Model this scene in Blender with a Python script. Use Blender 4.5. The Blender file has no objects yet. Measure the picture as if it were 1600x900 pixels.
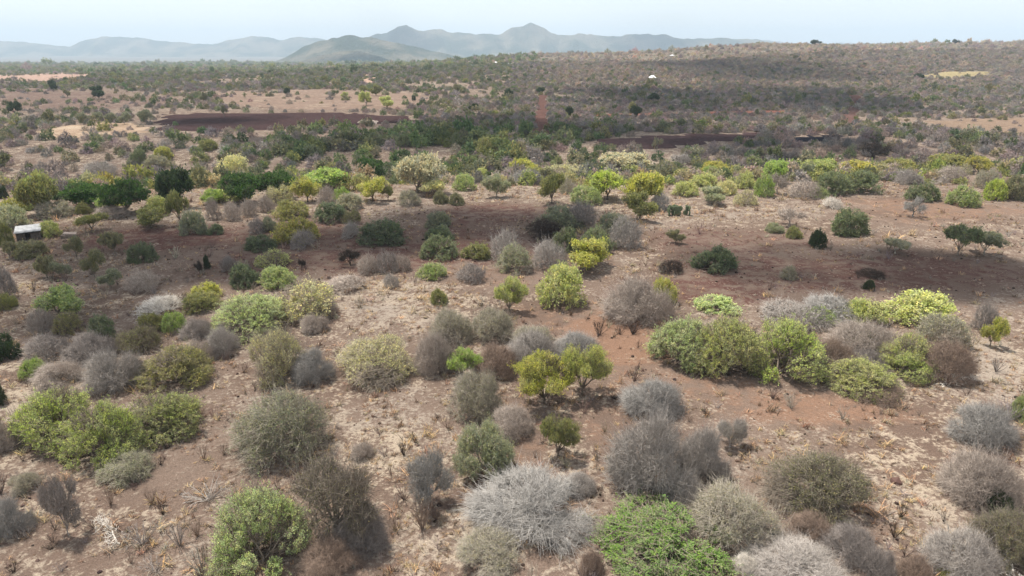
import bpy, math, random
import numpy as np

# ------------------------------------------------------------------ camera, sky, sun, exposure
scene = bpy.context.scene
COL = scene.collection
CAM_H = 20.0
PITCH = 19.5
cam_data = bpy.data.cameras.new("camera")
cam_data.lens = 24.0
cam_data.sensor_width = 36.0
cam_data.clip_start = 0.5
cam_data.clip_end = 40000.0
cam = bpy.data.objects.new("camera", cam_data)
cam.location = (0.0, 0.0, CAM_H)
cam.rotation_euler = (math.radians(90.0 - PITCH), 0.0, 0.0)
COL.objects.link(cam)
scene.camera = cam

SUN_EL = 68.0          # degrees above the horizon
SUN_AZ = -52.0         # degrees clockwise from straight ahead (+Y); negative = to the left
TO_SUN = np.array([math.cos(math.radians(SUN_EL)) * math.sin(math.radians(SUN_AZ)),
                   math.cos(math.radians(SUN_EL)) * math.cos(math.radians(SUN_AZ)),
                   math.sin(math.radians(SUN_EL))])
world = bpy.data.worlds.new("World")
scene.world = world
world.use_nodes = True
wn, wl = world.node_tree.nodes, world.node_tree.links
wn.clear()
w_out = wn.new("ShaderNodeOutputWorld")
w_bg = wn.new("ShaderNodeBackground")
w_bg.inputs["Strength"].default_value = 0.135
w_sky = wn.new("ShaderNodeTexSky")
w_sky.sky_type = 'NISHITA'
w_sky.sun_disc = False
w_sky.sun_elevation = math.radians(SUN_EL)
w_sky.sun_rotation = math.radians(SUN_AZ)
w_sky.altitude = 900.0
w_sky.air_density = 1.0
w_sky.dust_density = 2.2
w_sky.ozone_density = 1.3
# thin high cloud, the same over the whole sky
w_tc = wn.new("ShaderNodeTexCoord")
w_map = wn.new("ShaderNodeMapping"); w_map.inputs["Scale"].default_value = (3.0, 3.0, 13.0)
w_no = wn.new("ShaderNodeTexNoise"); w_no.inputs["Scale"].default_value = 1.6
w_no.inputs["Detail"].default_value = 7.0; w_no.inputs["Roughness"].default_value = 0.6
w_no.inputs["Distortion"].default_value = 0.5
w_rmp = wn.new("ShaderNodeMapRange")
w_rmp.inputs["From Min"].default_value = 0.45; w_rmp.inputs["From Max"].default_value = 0.80
w_rmp.inputs["To Min"].default_value = 0.62; w_rmp.inputs["To Max"].default_value = 0.95
w_mix = wn.new("ShaderNodeMix"); w_mix.data_type = 'RGBA'
w_mix.inputs["B"].default_value = (5.3, 5.5, 5.65, 1.0)
wl.new(w_tc.outputs["Generated"], w_map.inputs["Vector"])
wl.new(w_map.outputs["Vector"], w_no.inputs["Vector"])
wl.new(w_no.outputs["Fac"], w_rmp.inputs["Value"])
wl.new(w_rmp.outputs["Result"], w_mix.inputs["Factor"])
wl.new(w_sky.outputs["Color"], w_mix.inputs["A"])
wl.new(w_mix.outputs["Result"], w_bg.inputs["Color"])
wl.new(w_bg.outputs["Background"], w_out.inputs["Surface"])

sun_data = bpy.data.lights.new("sun", 'SUN')
sun_data.energy = 5.0
sun_data.angle = math.radians(0.53)
sun_data.color = (1.0, 0.955, 0.88)
sun = bpy.data.objects.new("sun", sun_data)
sun.rotation_euler = (math.radians(90.0 - SUN_EL), 0.0, math.radians(180.0 - SUN_AZ))
sun.location = (-200, 250, 500)
COL.objects.link(sun)

scene.view_settings.view_transform = 'Standard'
scene.view_settings.look = 'None'
scene.view_settings.exposure = 0.60
scene.view_settings.gamma = 1.0
scene.view_settings.use_curve_mapping = False
scene.render.engine = 'CYCLES'
scene.cycles.max_bounces = 6
scene.cycles.diffuse_bounces = 2
scene.cycles.transmission_bounces = 3
scene.cycles.transparent_max_bounces = 8
scene.cycles.volume_bounces = 0
scene.cycles.use_denoising = True

# ------------------------------------------------------------------ terrain height (metres; x right, y forward)
def _hash(ix, iy, seed):
    h = (ix * 374761393 + iy * 668265263 + seed * 1274126177) & 0x7fffffff
    h = ((h ^ (h >> 13)) * 1274126177) & 0x7fffffff
    return ((h ^ (h >> 16)) & 0xffff) / 65535.0

def vnoise(x, y, seed=0):
    x = np.asarray(x, float); y = np.asarray(y, float)
    ix = np.floor(x).astype(np.int64); iy = np.floor(y).astype(np.int64)
    fx = x - ix; fy = y - iy
    fx = fx * fx * (3 - 2 * fx); fy = fy * fy * (3 - 2 * fy)
    a = _hash(ix, iy, seed); b = _hash(ix + 1, iy, seed)
    c = _hash(ix, iy + 1, seed); d = _hash(ix + 1, iy + 1, seed)
    return (a + (b - a) * fx) * (1 - fy) + (c + (d - c) * fx) * fy

def fbm(x, y, octaves=4, seed=0):
    s = 0.0; a = 0.5
    for o in range(octaves):
        s = s + a * (vnoise(x, y, seed + o * 17) - 0.5)
        x = x * 2.03 + 11.3; y = y * 2.03 - 7.1; a *= 0.5
    return s

def sstep(a, b, x):
    t = np.clip((x - a) / (b - a), 0, 1)
    return t * t * (3 - 2 * t)

RIDGE_X = [-420, -200, -71, 0, 71, 142, 212, 283, 420, 566, 900, 1600]
RIDGE_Z = [-6, -4.5, 1.5, 6, 9.5, 12, 17.5, 21.5, 23, 25, 28, 30]

def ground_z(x, y):
    x = np.asarray(x, float); y = np.asarray(y, float)
    far = np.clip(y - 450.0, 0.0, 2700.0)
    z = -0.0190 * far
    near_w = 1.0 - sstep(250, 600, np.hypot(x, y))
    z = z + near_w * (0.55 * fbm(x / 17.0, y / 17.0, 4, 3) + 1.1 * fbm(x / 60.0 + 5, y / 60.0, 3, 9))
    # dry gully beyond the tree line
    yc = 130.0 + 0.06 * x + 9.0 * (vnoise(x / 55.0, 0 * x + 0.5, 5) - 0.5)
    z = z - 3.2 * np.exp(-((y - yc) / 17.0) ** 2)
    # long ridge on the right
    rc = np.interp(x, RIDGE_X, RIDGE_Z) + 6.65
    up = np.where(y < 800, sstep(215, 800, y), 1 - sstep(850, 1900, y))
    z = z + rc * up
    mid_w = sstep(180, 500, y) * (1 - sstep(2500, 4000, y))
    z = z + mid_w * ((7.0 + 7.0 * sstep(0, 150, x)) * fbm(x / 190.0, y / 190.0, 4, 21) + 1.6 * fbm(x / 45.0, y / 45.0, 3, 33))
    z = z + sstep(700, 2200, y) * 16.0 * fbm(x / 800.0, y / 600.0, 3, 41)
    return z

# ------------------------------------------------------------------ materials
def new_mat(name):
    m = bpy.data.materials.new(name)
    m.use_nodes = True
    m.node_tree.nodes.clear()
    return m, m.node_tree.nodes, m.node_tree.links

def plant_mat(name, translucent, instanced, rough_var=0.35, mottled=0.0):
    """Leaf or twig surface: the plant's own colour times a small random change from leaf to leaf."""
    m, n, l = new_mat(name)
    out = n.new("ShaderNodeOutputMaterial")
    if instanced:
        src = n.new("ShaderNodeAttribute"); src.attribute_type = 'INSTANCER'; src.attribute_name = "tint"
        col = src.outputs["Color"]
    else:
        src = n.new("ShaderNodeObjectInfo"); col = src.outputs["Color"]
    at = n.new("ShaderNodeAttribute"); at.attribute_type = 'GEOMETRY'; at.attribute_name = "rnd"
    mr = n.new("ShaderNodeMapRange")
    mr.inputs["To Min"].default_value = 1 - rough_var; mr.inputs["To Max"].default_value = 1 + rough_var
    l.new(at.outputs["Fac"], mr.inputs["Value"])
    mul = n.new("ShaderNodeVectorMath"); mul.operation = 'SCALE'
    l.new(col, mul.inputs[0]); l.new(mr.outputs["Result"], mul.inputs["Scale"])
    colour = mul.outputs["Vector"]
    if mottled > 0:      # sprays of drier, greyer leaf within one crown
        tc = n.new("ShaderNodeTexCoord"); no = n.new("ShaderNodeTexNoise")
        no.inputs["Scale"].default_value = 2.3; no.inputs["Detail"].default_value = 3.0
        l.new(tc.outputs["Object"], no.inputs["Vector"])
        mp = n.new("ShaderNodeMapRange"); mp.inputs["From Min"].default_value = 0.42; mp.inputs["From Max"].default_value = 0.66
        mp.inputs["To Max"].default_value = mottled
        l.new(no.outputs["Fac"], mp.inputs["Value"])
        hs = n.new("ShaderNodeHueSaturation"); hs.inputs["Saturation"].default_value = 0.62
        hs.inputs["Value"].default_value = 1.05; hs.inputs["Hue"].default_value = 0.48
        l.new(colour, hs.inputs["Color"])
        mx = n.new("ShaderNodeMix"); mx.data_type = 'RGBA'
        l.new(mp.outputs["Result"], mx.inputs["Factor"]); l.new(colour, mx.inputs["A"]); l.new(hs.outputs["Color"], mx.inputs["B"])
        colour = mx.outputs["Result"]
    if translucent > 0:   # some sprays yellower than others
        warm = n.new("ShaderNodeVectorMath"); warm.operation = 'MULTIPLY'; warm.inputs[1].default_value = (1.32, 1.06, 0.80)
        l.new(colour, warm.inputs[0])
        wf = n.new("ShaderNodeMapRange"); wf.inputs["From Min"].default_value = 0.35; wf.inputs["From Max"].default_value = 0.95
        l.new(at.outputs["Fac"], wf.inputs["Value"])
        wm = n.new("ShaderNodeMix"); wm.data_type = 'RGBA'
        l.new(wf.outputs["Result"], wm.inputs["Factor"]); l.new(colour, wm.inputs["A"]); l.new(warm.outputs["Vector"], wm.inputs["B"])
        colour = wm.outputs["Result"]
    d = n.new("ShaderNodeBsdfDiffuse"); l.new(colour, d.inputs["Color"])
    if translucent > 0:
        t = n.new("ShaderNodeBsdfTranslucent"); l.new(colour, t.inputs["Color"])
        mix = n.new("ShaderNodeMixShader"); mix.inputs["Fac"].default_value = translucent
        l.new(d.outputs[0], mix.inputs[1]); l.new(t.outputs[0], mix.inputs[2])
        l.new(mix.outputs[0], out.inputs["Surface"])
    else:
        l.new(d.outputs[0], out.inputs["Surface"])
    return m

LEAF = plant_mat("leaf", 0.36, False, 0.32, 0.75)
TWIG = plant_mat("twig", 0.0, False, 0.35)
LEAF_I = plant_mat("scrub_leaf", 0.3, True, 0.40)
TWIG_I = plant_mat("scrub_twig", 0.0, True, 0.35)

def plain_mat(name, color, rough=0.8, metallic=0.0, noise=0.0, scale=3.0, bump=0.0):
    m, n, l = new_mat(name)
    out = n.new("ShaderNodeOutputMaterial"); p = n.new("ShaderNodeBsdfPrincipled")
    p.inputs["Roughness"].default_value = rough; p.inputs["Metallic"].default_value = metallic
    p.inputs["Base Color"].default_value = (*color, 1)
    if noise > 0:
        tc = n.new("ShaderNodeTexCoord"); no = n.new("ShaderNodeTexNoise")
        no.inputs["Scale"].default_value = scale; no.inputs["Detail"].default_value = 6
        l.new(tc.outputs["Object"], no.inputs["Vector"])
        r = n.new("ShaderNodeValToRGB")
        r.color_ramp.elements[0].position = 0.3; r.color_ramp.elements[1].position = 0.7
        r.color_ramp.elements[0].color = (*[c * (1 - noise) for c in color], 1)
        r.color_ramp.elements[1].color = (*[min(1, c * (1 + noise)) for c in color], 1)
        l.new(no.outputs["Fac"], r.inputs["Fac"]); l.new(r.outputs["Color"], p.inputs["Base Color"])
        if bump > 0:
            b = n.new("ShaderNodeBump"); b.inputs["Distance"].default_value = bump
            l.new(no.outputs["Fac"], b.inputs["Height"]); l.new(b.outputs["Normal"], p.inputs["Normal"])
    l.new(p.outputs[0], out.inputs["Surface"])
    return m

# ------------------------------------------------------------------ mesh helpers
def make_mesh(name, verts, faces_by_n, mats=(), mat_idx=None, rnd=None, smooth=False):
    """verts (n,3); faces_by_n: list of integer arrays (k, 3) or (k, 4); rnd: one value per vertex."""
    me = bpy.data.meshes.new(name)
    loops = np.concatenate([f.ravel() for f in faces_by_n]) if faces_by_n else np.zeros(0, int)
    sizes = np.concatenate([np.full(len(f), f.shape[1]) for f in faces_by_n]) if faces_by_n else np.zeros(0, int)
    me.vertices.add(len(verts)); me.loops.add(len(loops)); me.polygons.add(len(sizes))
    me.vertices.foreach_set("co", np.asarray(verts, np.float32).ravel())
    me.loops.foreach_set("vertex_index", loops.astype(np.int32))
    starts = np.concatenate([[0], np.cumsum(sizes)[:-1]]).astype(np.int32) if len(sizes) else np.zeros(0, np.int32)
    me.polygons.foreach_set("loop_start", starts)
    if mat_idx is not None:
        me.polygons.foreach_set("material_index", np.asarray(mat_idx, np.int32))
    me.update(calc_edges=True)
    me.polygons.foreach_set("use_smooth", np.full(len(sizes), smooth))
    for m in mats:
        me.materials.append(m)
    if rnd is not None:
        a = me.attributes.new("rnd", 'FLOAT', 'POINT')
        a.data.foreach_set("value", np.asarray(rnd, np.float32))
    return me

def frames(d):
    d = d / np.maximum(np.linalg.norm(d, axis=1, keepdims=True), 1e-9)
    up = np.where(np.abs(d[:, 2:3]) < 0.9, np.array([[0, 0, 1.0]]), np.array([[1.0, 0, 0]]))
    a = np.cross(up, d); a /= np.maximum(np.linalg.norm(a, axis=1, keepdims=True), 1e-9)
    return d, a, np.cross(d, a)

def tubes(P0, P1, r0, r1, sides=3):
    """Open tapered prisms from P0 to P1: (verts, quads)."""
    n = len(P0)
    d, a, b = frames(P1 - P0)
    ang = np.arange(sides) * 2 * math.pi / sides
    c, s = np.cos(ang), np.sin(ang)
    off = a[:, None, :] * c[None, :, None] + b[:, None, :] * s[None, :, None]
    r0 = np.broadcast_to(r0, (n,)); r1 = np.broadcast_to(r1, (n,))
    v = np.concatenate([P0[:, None, :] + off * r0[:, None, None], P1[:, None, :] + off * r1[:, None, None]], 1)
    k = np.arange(sides); k2 = (k + 1) % sides
    q = np.stack([k, k2, k2 + sides, k + sides], 1)
    f = (np.arange(n)[:, None, None] * 2 * sides + q[None]).reshape(-1, 4)
    return v.reshape(-1, 3), f

def leaves(P, D, size, width, rng):
    """Small folded diamond leaves at P, pointing along D: (verts, tris)."""
    n = len(P)
    d, a, b = frames(D)
    th = rng.normal(0, 0.75, n)[:, None]                 # blades lie mostly flat, facing the sky
    s = a * np.cos(th) + b * np.sin(th)
    t = np.cross(d, s)
    L = np.broadcast_to(size, (n,))[:, None]
    v0 = P; v2 = P + d * L
    m = P + d * L * 0.5 + t * L * 0.12
    v1 = m + s * L * width; v3 = m - s * L * width
    V = np.stack([v0, v1, v2, v3], 1).reshape(-1, 3)
    i = np.arange(n)[:, None] * 4
    F = np.concatenate([i + np.array([[0, 1, 2]]), i + np.array([[0, 2, 3]])], 0)
    return V, F

class Soup:
    def __init__(self): self.v, self.f, self.r, self.m, self.n = [], [], [], [], 0
    def add(self, v, f, r=None, mat=0, rng=None, per=None):
        self.v.append(v); self.f.append(f + self.n); self.n += len(v)
        if r is None:
            k = len(v) // per
            r = np.repeat(rng.random(k), per)
        self.r.append(r); self.m.append(np.full(len(f), mat))
    def build(self, name, mats):
        return make_mesh(name, np.concatenate(self.v), self.f, mats, np.concatenate(self.m), np.concatenate(self.r))

# ------------------------------------------------------------------ plants (unit size: half-width 1, height 1)
def unit_dirs(rng, n, zmin=-1.0):
    z = rng.uniform(zmin, 1, n); t = rng.uniform(0, 2 * math.pi, n); r = np.sqrt(1 - z * z)
    return np.stack([r * np.cos(t), r * np.sin(t), z], 1)

def crown_tips(rng, n, form):
    """Points where the outermost twigs of a crown end."""
    if form == 'dome':           # low rounded shrub built of many small clumps
        m = rng.integers(30, 44)
        d = unit_dirs(rng, m, 0.0); c = d * rng.uniform(0.58, 0.80, m)[:, None]
        c[:, 2] = c[:, 2] * 0.92 + 0.05
        rad = rng.uniform(0.17, 0.34, m); flat = 0.78; lo = 0.02; ctr = np.array([0, 0, 0.15])
    elif form == 'mound':
        m = rng.integers(22, 32)
        d = unit_dirs(rng, m, 0.0); c = d * rng.uniform(0.58, 0.78, m)[:, None]
        rad = rng.uniform(0.20, 0.33, m); flat = 0.85; lo = 0.0; ctr = np.array([0, 0, 0.05])
    elif form == 'ball':
        m = rng.integers(9, 14)
        d = unit_dirs(rng, m, -0.75); c = d * rng.uniform(0.35, 0.85, m)[:, None]
        c[:, 2] = 0.58 + c[:, 2] * 0.40
        rad = rng.uniform(0.16, 0.38, m); flat = 0.55; lo = 0.12; ctr = np.array([0, 0, 0.55])
    elif form == 'vase':         # many stems fanning up and out from one root
        m = rng.integers(10, 14)
        d = unit_dirs(rng, m, -0.2); c = d * rng.uniform(0.35, 0.72, m)[:, None]
        c[:, 2] = 0.50 + c[:, 2] * 0.42
        rad = rng.uniform(0.28, 0.46, m); flat = 0.9; lo = 0.04; ctr = np.array([0, 0, 0.2])
    elif form == 'umbrella':
        m = 13
        t = rng.uniform(0, 2 * math.pi, m); r = np.sqrt(rng.random(m)) * 0.78
        c = np.stack([r * np.cos(t), r * np.sin(t), 0.80 - 0.10 * r + rng.uniform(-0.05, 0.05, m)], 1)
        rad = rng.uniform(0.24, 0.40, m); flat = 0.5; lo = 0.34; ctr = np.array([0, 0, 0.45])
    elif form == 'canopy':       # big dense tree with shelves of leaf
        m = rng.integers(14, 19)
        d = unit_dirs(rng, m, -0.5); c = d * rng.uniform(0.4, 0.75, m)[:, None]
        c[:, 2] = 0.52 + c[:, 2] * 0.46
        rad = rng.uniform(0.24, 0.42, m); flat = 0.42; lo = 0.06; ctr = np.array([0, 0, 0.4])
    elif form == 'spread':       # open bare tree, wide
        m = rng.integers(9, 13)
        t = rng.uniform(0, 2 * math.pi, m); r = np.sqrt(rng.random(m)) * 0.75
        c = np.stack([r * np.cos(t), r * np.sin(t), 0.72 - 0.25 * r ** 2 + rng.uniform(-0.08, 0.08, m)], 1)
        rad = rng.uniform(0.2, 0.34, m); flat = 0.7; lo = 0.3; ctr = np.array([0, 0, 0.4])
    k = rng.choice(m, n * 4, p=rad ** 2 / np.sum(rad ** 2))
    dd = unit_dirs(rng, n * 4)
    rr = rad[k] * (1.0 - 0.55 * rng.random(n * 4) ** 2.2) * rng.uniform(0.9, 1.12, n * 4)
    off = dd * rr[:, None]; off[:, 2] *= flat
    p = c[k] + off
    # keep only what faces away from the middle or lies outside the other lobes
    e = p[:, None, :] - c[None]; e[:, :, 2] /= flat
    dist = np.linalg.norm(e, axis=2) / rad[None]
    dist[np.arange(len(p)), k] = 9
    keep = (dist.min(1) > 0.72) & (p[:, 2] > lo)
    if form == 'vase': keep &= np.hypot(p[:, 0], p[:, 1]) < 0.50 + 1.2 * p[:, 2]
    ph = rng.uniform(0, 6.28, 3); fr = rng.uniform(2.6, 4.6, 3)      # thin places in the crown
    gap = np.sin(fr[0] * p[:, 0] + ph[0]) * np.sin(fr[1] * p[:, 1] + ph[1]) * np.sin(fr[2] * 1.4 * p[:, 2] + ph[2])
    keep &= ~((gap > 0.25) & (rng.random(len(p)) < 0.45))
    p = p[keep][:n]
    p[:, 0] += rng.uniform(-0.22, 0.22) * p[:, 2]                     # lopsided growth
    p[:, 1] *= rng.uniform(0.86, 1.1)
    s = np.percentile(np.hypot(p[:, 0], p[:, 1]), 97)
    p[:, :2] /= s
    p[:, 2] /= np.percentile(p[:, 2], 98.5)
    if form in ('dome', 'mound', 'vase'):
        q = np.sqrt(p[:, 0] ** 2 + p[:, 1] ** 2 + p[:, 2] ** 2)
        p *= np.where(q > 0.97, (0.97 / q) ** 0.5, 1.0)[:, None]
    stray = rng.random(len(p)) < 0.07                                 # long shoots beyond the outline
    p[stray] += (p[stray] - ctr) * rng.uniform(0.05, 0.24, (int(stray.sum()), 1))
    p[:, 2] = np.maximum(p[:, 2], 0.015)
    return p

def cluster(rng, P, k):
    k = max(1, min(k, len(P)))
    C = P[rng.choice(len(P), k, replace=False)]
    for _ in range(2):
        idx = np.concatenate([np.argmin(((ch[:, None] - C[None]) ** 2).sum(2), 1) for ch in np.array_split(P, max(1, len(P) // 800))])
        for j in range(3):
            s = np.bincount(idx, P[:, j], k); n = np.bincount(idx, minlength=k)
            C[:, j] = np.where(n > 0, s / np.maximum(n, 1), C[:, j])
    return C, idx

def bend(rng, A, B, amt):
    n = len(A); L = np.linalg.norm(B - A, axis=1, keepdims=True)
    return (A + B) / 2 + rng.normal(0, amt, (n, 3)) * L

def plant(name, seed, form, tips, leaf_per_tip, leaf_size, leaf_w=0.22, twig=0.005, stems=7, trunk=0.0,
          trunk_r=0.05, droop=0.0, side_twigs=0, leaf_spread=0.035, dead=0.10, mats=None, one=False, lean=0.0, base_r=0.12, main_r=0.022):
    """Returns (woody mesh, leaf mesh or None)."""
    rng = np.random.default_rng(seed)
    mats = mats or (TWIG, LEAF)
    P = crown_tips(rng, tips, form); n = len(P)
    C3, i3 = cluster(rng, P, max(6, n // 7))
    C2, i2 = cluster(rng, C3, max(4, len(C3) // 7))
    C1, i1 = cluster(rng, C2, stems)
    wood = Soup(); leaf = wood if one else Soup()
    top = np.array([lean, 0, trunk])
    if trunk > 0:
        org = np.repeat(top[None], len(C1), 0) * rng.uniform(0.75, 1.0, (len(C1), 1))
        k = 5
        tt = np.linspace(0, 1, k)
        line = np.stack([tt * lean + rng.normal(0, 0.018, k) * (tt > 0), rng.normal(0, 0.018, k) * (tt > 0), tt * trunk], 1)
        line[-1] = top
        rr = trunk_r * (1.25 - 0.5 * tt); rr[0] *= 1.35
        v, f = tubes(line[:-1], line[1:], rr[:-1], rr[1:], 6)
        wood.add(v, f, rng=rng, per=12)
    else:
        org = rng.normal(0, base_r, (len(C1), 3)); org[:, 2] = 0.0
    base = org.mean(0)
    def node(C, t, o):
        N = o + (C - o) * t
        N[:, 2] = o[:, 2] + (C[:, 2] - o[:, 2]) * (t ** (0.85 if trunk > 0 else 1.15))
        return N + rng.normal(0, 0.02, N.shape)
    N1 = node(C1, 0.38, org)
    N2 = node(C2, 0.66, org[i1])
    N3 = node(C3, 0.87, org[i1][i2])
    N1[:, 2] = np.maximum(N1[:, 2], 0.02); N2[:, 2] = np.maximum(N2[:, 2], 0.02); N3[:, 2] = np.maximum(N3[:, 2], 0.015)
    def link(A, B, ra, rb, sides, amt):
        M = bend(rng, A, B, amt); M[:, 2] = np.maximum(M[:, 2], 0.005)
        rm = (ra + rb) / 2
        v, f = tubes(np.concatenate([A, M]), np.concatenate([M, B]), np.r_[np.full(len(A), ra), np.full(len(A), rm)],
                     np.r_[np.full(len(A), rm), np.full(len(A), rb)], sides)
        r = rng.random(len(A)); wood.add(v, f, np.repeat(np.r_[r, r], 2 * sides))
        return M
    link(org, N1, main_r, main_r * 0.7, 4, 0.07)
    link(N1[i1], N2, main_r * 0.62, main_r * 0.42, 3, 0.08)
    link(N2[i2], N3, main_r * 0.38, twig * 1.25, 3, 0.16)
    A, B = N3[i3], P.copy()
    B[:, 2] -= droop * rng.random(n)
    B[:, 2] = np.maximum(B[:, 2], 0.01)
    M = link(A, B, twig * 1.1, twig * 0.55, 3, 0.24)
    if side_twigs:
        for _ in range(side_twigs):
            t = rng.uniform(0.15, 1.0, n)[:, None]
            S = A + (B - A) * t
            out = (B - A); ln = np.linalg.norm(out, axis=1, keepdims=True)
            D = out / np.maximum(ln, 1e-6) + rng.normal(0, 1.1, (n, 3))
            E = S + D * np.clip(ln, 0.05, 0.16) * rng.uniform(0.4, 0.9, (n, 1))
            E[:, 2] = np.maximum(E[:, 2], 0.0)
            v, f = tubes(S, E, twig * 0.8, twig * 0.4, 3)
            wood.add(v, f, rng=rng, per=6)
    if leaf_per_tip:
        k = leaf_per_tip
        ph = rng.uniform(0, 6.28, 3)
        low = np.sin(2.9 * P[:, 0] + ph[0]) + np.sin(3.3 * P[:, 1] + ph[1]) + np.sin(3.9 * P[:, 2] + ph[2]) + rng.normal(0, 0.45, n)
        bare = low > np.quantile(low, 1 - dead)                       # sprays that have died back
        idx = np.repeat(np.arange(n)[~bare], k)
        t = rng.uniform(0.1, 1.12, len(idx))[:, None]
        pos = A[idx] * (1 - t) ** 2 + 2 * M[idx] * t * (1 - t) + B[idx] * t ** 2
        pos = pos + rng.normal(0, leaf_spread, pos.shape) * np.array([1, 1, 0.8])
        out = pos - np.array([0, 0, 0.1])
        out /= np.maximum(np.linalg.norm(out, axis=1, keepdims=True), 1e-6)
        D = out * 0.4 + (B - A)[idx] * 2.0 + rng.normal(0, 0.9, pos.shape)
        D[:, 2] -= droop * 4
        ok = pos[:, 2] > 0.012
        pos, D, idx = pos[ok], D[ok], idx[ok]
        v, f = leaves(pos, D, leaf_size * rng.uniform(0.65, 1.35, len(pos)), leaf_w, rng)
        spray = rng.random(n)
        r = np.clip(0.55 * rng.random(len(pos)) + 0.45 * spray[idx], 0, 1)
        leaf.add(v, f, np.repeat(r, 4), 1 if one else 0)
    if one:
        return wood.build(name, mats), None
    return wood.build(name + "_wood", (mats[0],)), (leaf.build(name + "_leaf", (mats[1],)) if leaf_per_tip else None)

def weed_mesh(name, seed, stems=16, spread=0.5, twigs=6, th=0.028):
    """Dry upright weed: thin stems fanning from one root, with short side twigs."""
    rng = np.random.default_rng(seed); s = Soup()
    a = rng.uniform(0, 2 * math.pi, stems); sp = spread * np.sqrt(rng.random(stems))
    h = rng.uniform(0.45, 1.0, stems)
    A = np.stack([np.cos(a), np.sin(a), 0 * a], 1) * 0.05
    B = np.stack([np.cos(a) * sp, np.sin(a) * sp, h], 1)
    M = bend(rng, A, B, 0.06)
    for p, q, r0, r1 in ((A, M, th, th * 0.75), (M, B, th * 0.75, th * 0.4)):
        v, f = tubes(p, q, r0, r1, 3); s.add(v, f, rng=rng, per=6)
    for _ in range(twigs):
        t = rng.uniform(0.3, 0.95, stems)[:, None]
        S = M + (B - M) * t; E = S + (B - M) * 0.35 + rng.normal(0, 0.10, (stems, 3))
        v, f = tubes(S, E, th * 0.5, th * 0.25, 3); s.add(v, f, rng=rng, per=6)
    return s.build(name, (TWIG,))

def deadfall_mesh(name, seed, th=0.02):
    """Fallen bleached branch lying on the ground: one crooked limb with forking side branches."""
    rng = np.random.default_rng(seed); s = Soup()
    P = [np.array([1.0, -0.25, 0.05])]
    for k in range(7):
        P.append(P[-1] + np.array([-0.27, 0.08 + rng.normal(0, 0.06), rng.normal(0.05, 0.05)]))
    P = np.array(P); P[:, 2] = np.clip(P[:, 2], 0.04, 0.6)
    r = np.linspace(th * 1.9, th * 0.6, len(P))
    v, f = tubes(P[:-1], P[1:], r[:-1], r[1:], 5); s.add(v, f, rng=rng, per=10)
    tips = P[1:]
    for lev, (num, ln, rad) in enumerate(((5, 0.42, 0.8), (4, 0.24, 0.5), (2, 0.14, 0.32))):
        idx = np.repeat(np.arange(len(tips)), num)
        D = rng.normal(0, 1, (len(idx), 3)) + np.array([-0.7, 0, 0.25])
        D /= np.linalg.norm(D, axis=1, keepdims=True)
        E = tips[idx] + D * ln * rng.uniform(0.5, 1.1, (len(idx), 1))
        E[:, 2] = np.clip(E[:, 2], 0.01, 0.9)
        M = bend(rng, tips[idx], E, 0.1)
        for p, q in ((tips[idx], M), (M, E)):
            v, f = tubes(p, q, th * rad, th * rad * 0.7, 3); s.add(v, f, rng=rng, per=6)
        tips = E
        if lev == 1: tips = E[rng.choice(len(E), 90, replace=False)]
    return s.build(name, (TWIG,))

def pad_mesh(name):
    """One flat oval pad of a prickly pear, standing on its base."""
    k = 10; t = np.arange(k) * 2 * math.pi / k
    ring = np.stack([np.sin(t) * 0.5, 0 * t, 0.62 - np.cos(t) * 0.62], 1)
    inner1 = np.stack([np.sin(t) * 0.36, 0 * t + 0.09, 0.62 - np.cos(t) * 0.45], 1)
    inner2 = inner1 * np.array([1, -1, 1])
    V = np.concatenate([ring, inner1, inner2]); i = np.arange(k); j = (i + 1) % k
    F = [np.stack([i, j, j + k, i + k], 1), np.stack([j, i, i + 2 * k, j + 2 * k], 1), (i + k)[None], (i[::-1] + 2 * k)[None]]
    return make_mesh(name, V, F, (LEAF,), None, np.full(3 * k, 0.5))

def pad_layout(seed):
    """Base points, turn and tilt of the pads: each grows from the top of an older one."""
    rng = np.random.default_rng(seed)
    pads = [(rng.uniform(-0.8, 0.8), rng.uniform(-0.5, 0.5), 0.0, rng.uniform(0, 3.14), rng.normal(0, 0.25)) for _ in range(9)]
    out = list(pads)
    for (x, y, z, yaw, tilt) in list(pads):
        for _ in range(2):
            out.append((x + math.sin(tilt) * math.cos(yaw) * 0.4, y + math.sin(tilt) * math.sin(yaw) * 0.4, z + 0.42 * math.cos(tilt),
                        yaw + rng.normal(0, 0.6), tilt + rng.normal(0, 0.55)))
    return out

# ------------------------------------------------------------------ ground
def tag(o, label=None, cat=None, group=None, kind=None):
    if label: o["label"] = label
    if cat: o["category"] = cat
    if group: o["group"] = group
    if kind: o["kind"] = kind
    return o

def link(name, me, parent=None, color=None):
    o = bpy.data.objects.new(name, me)
    COL.objects.link(o)
    if parent is not None: o.parent = parent
    if color is not None: o.color = (*color, 1.0)
    return o

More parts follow.
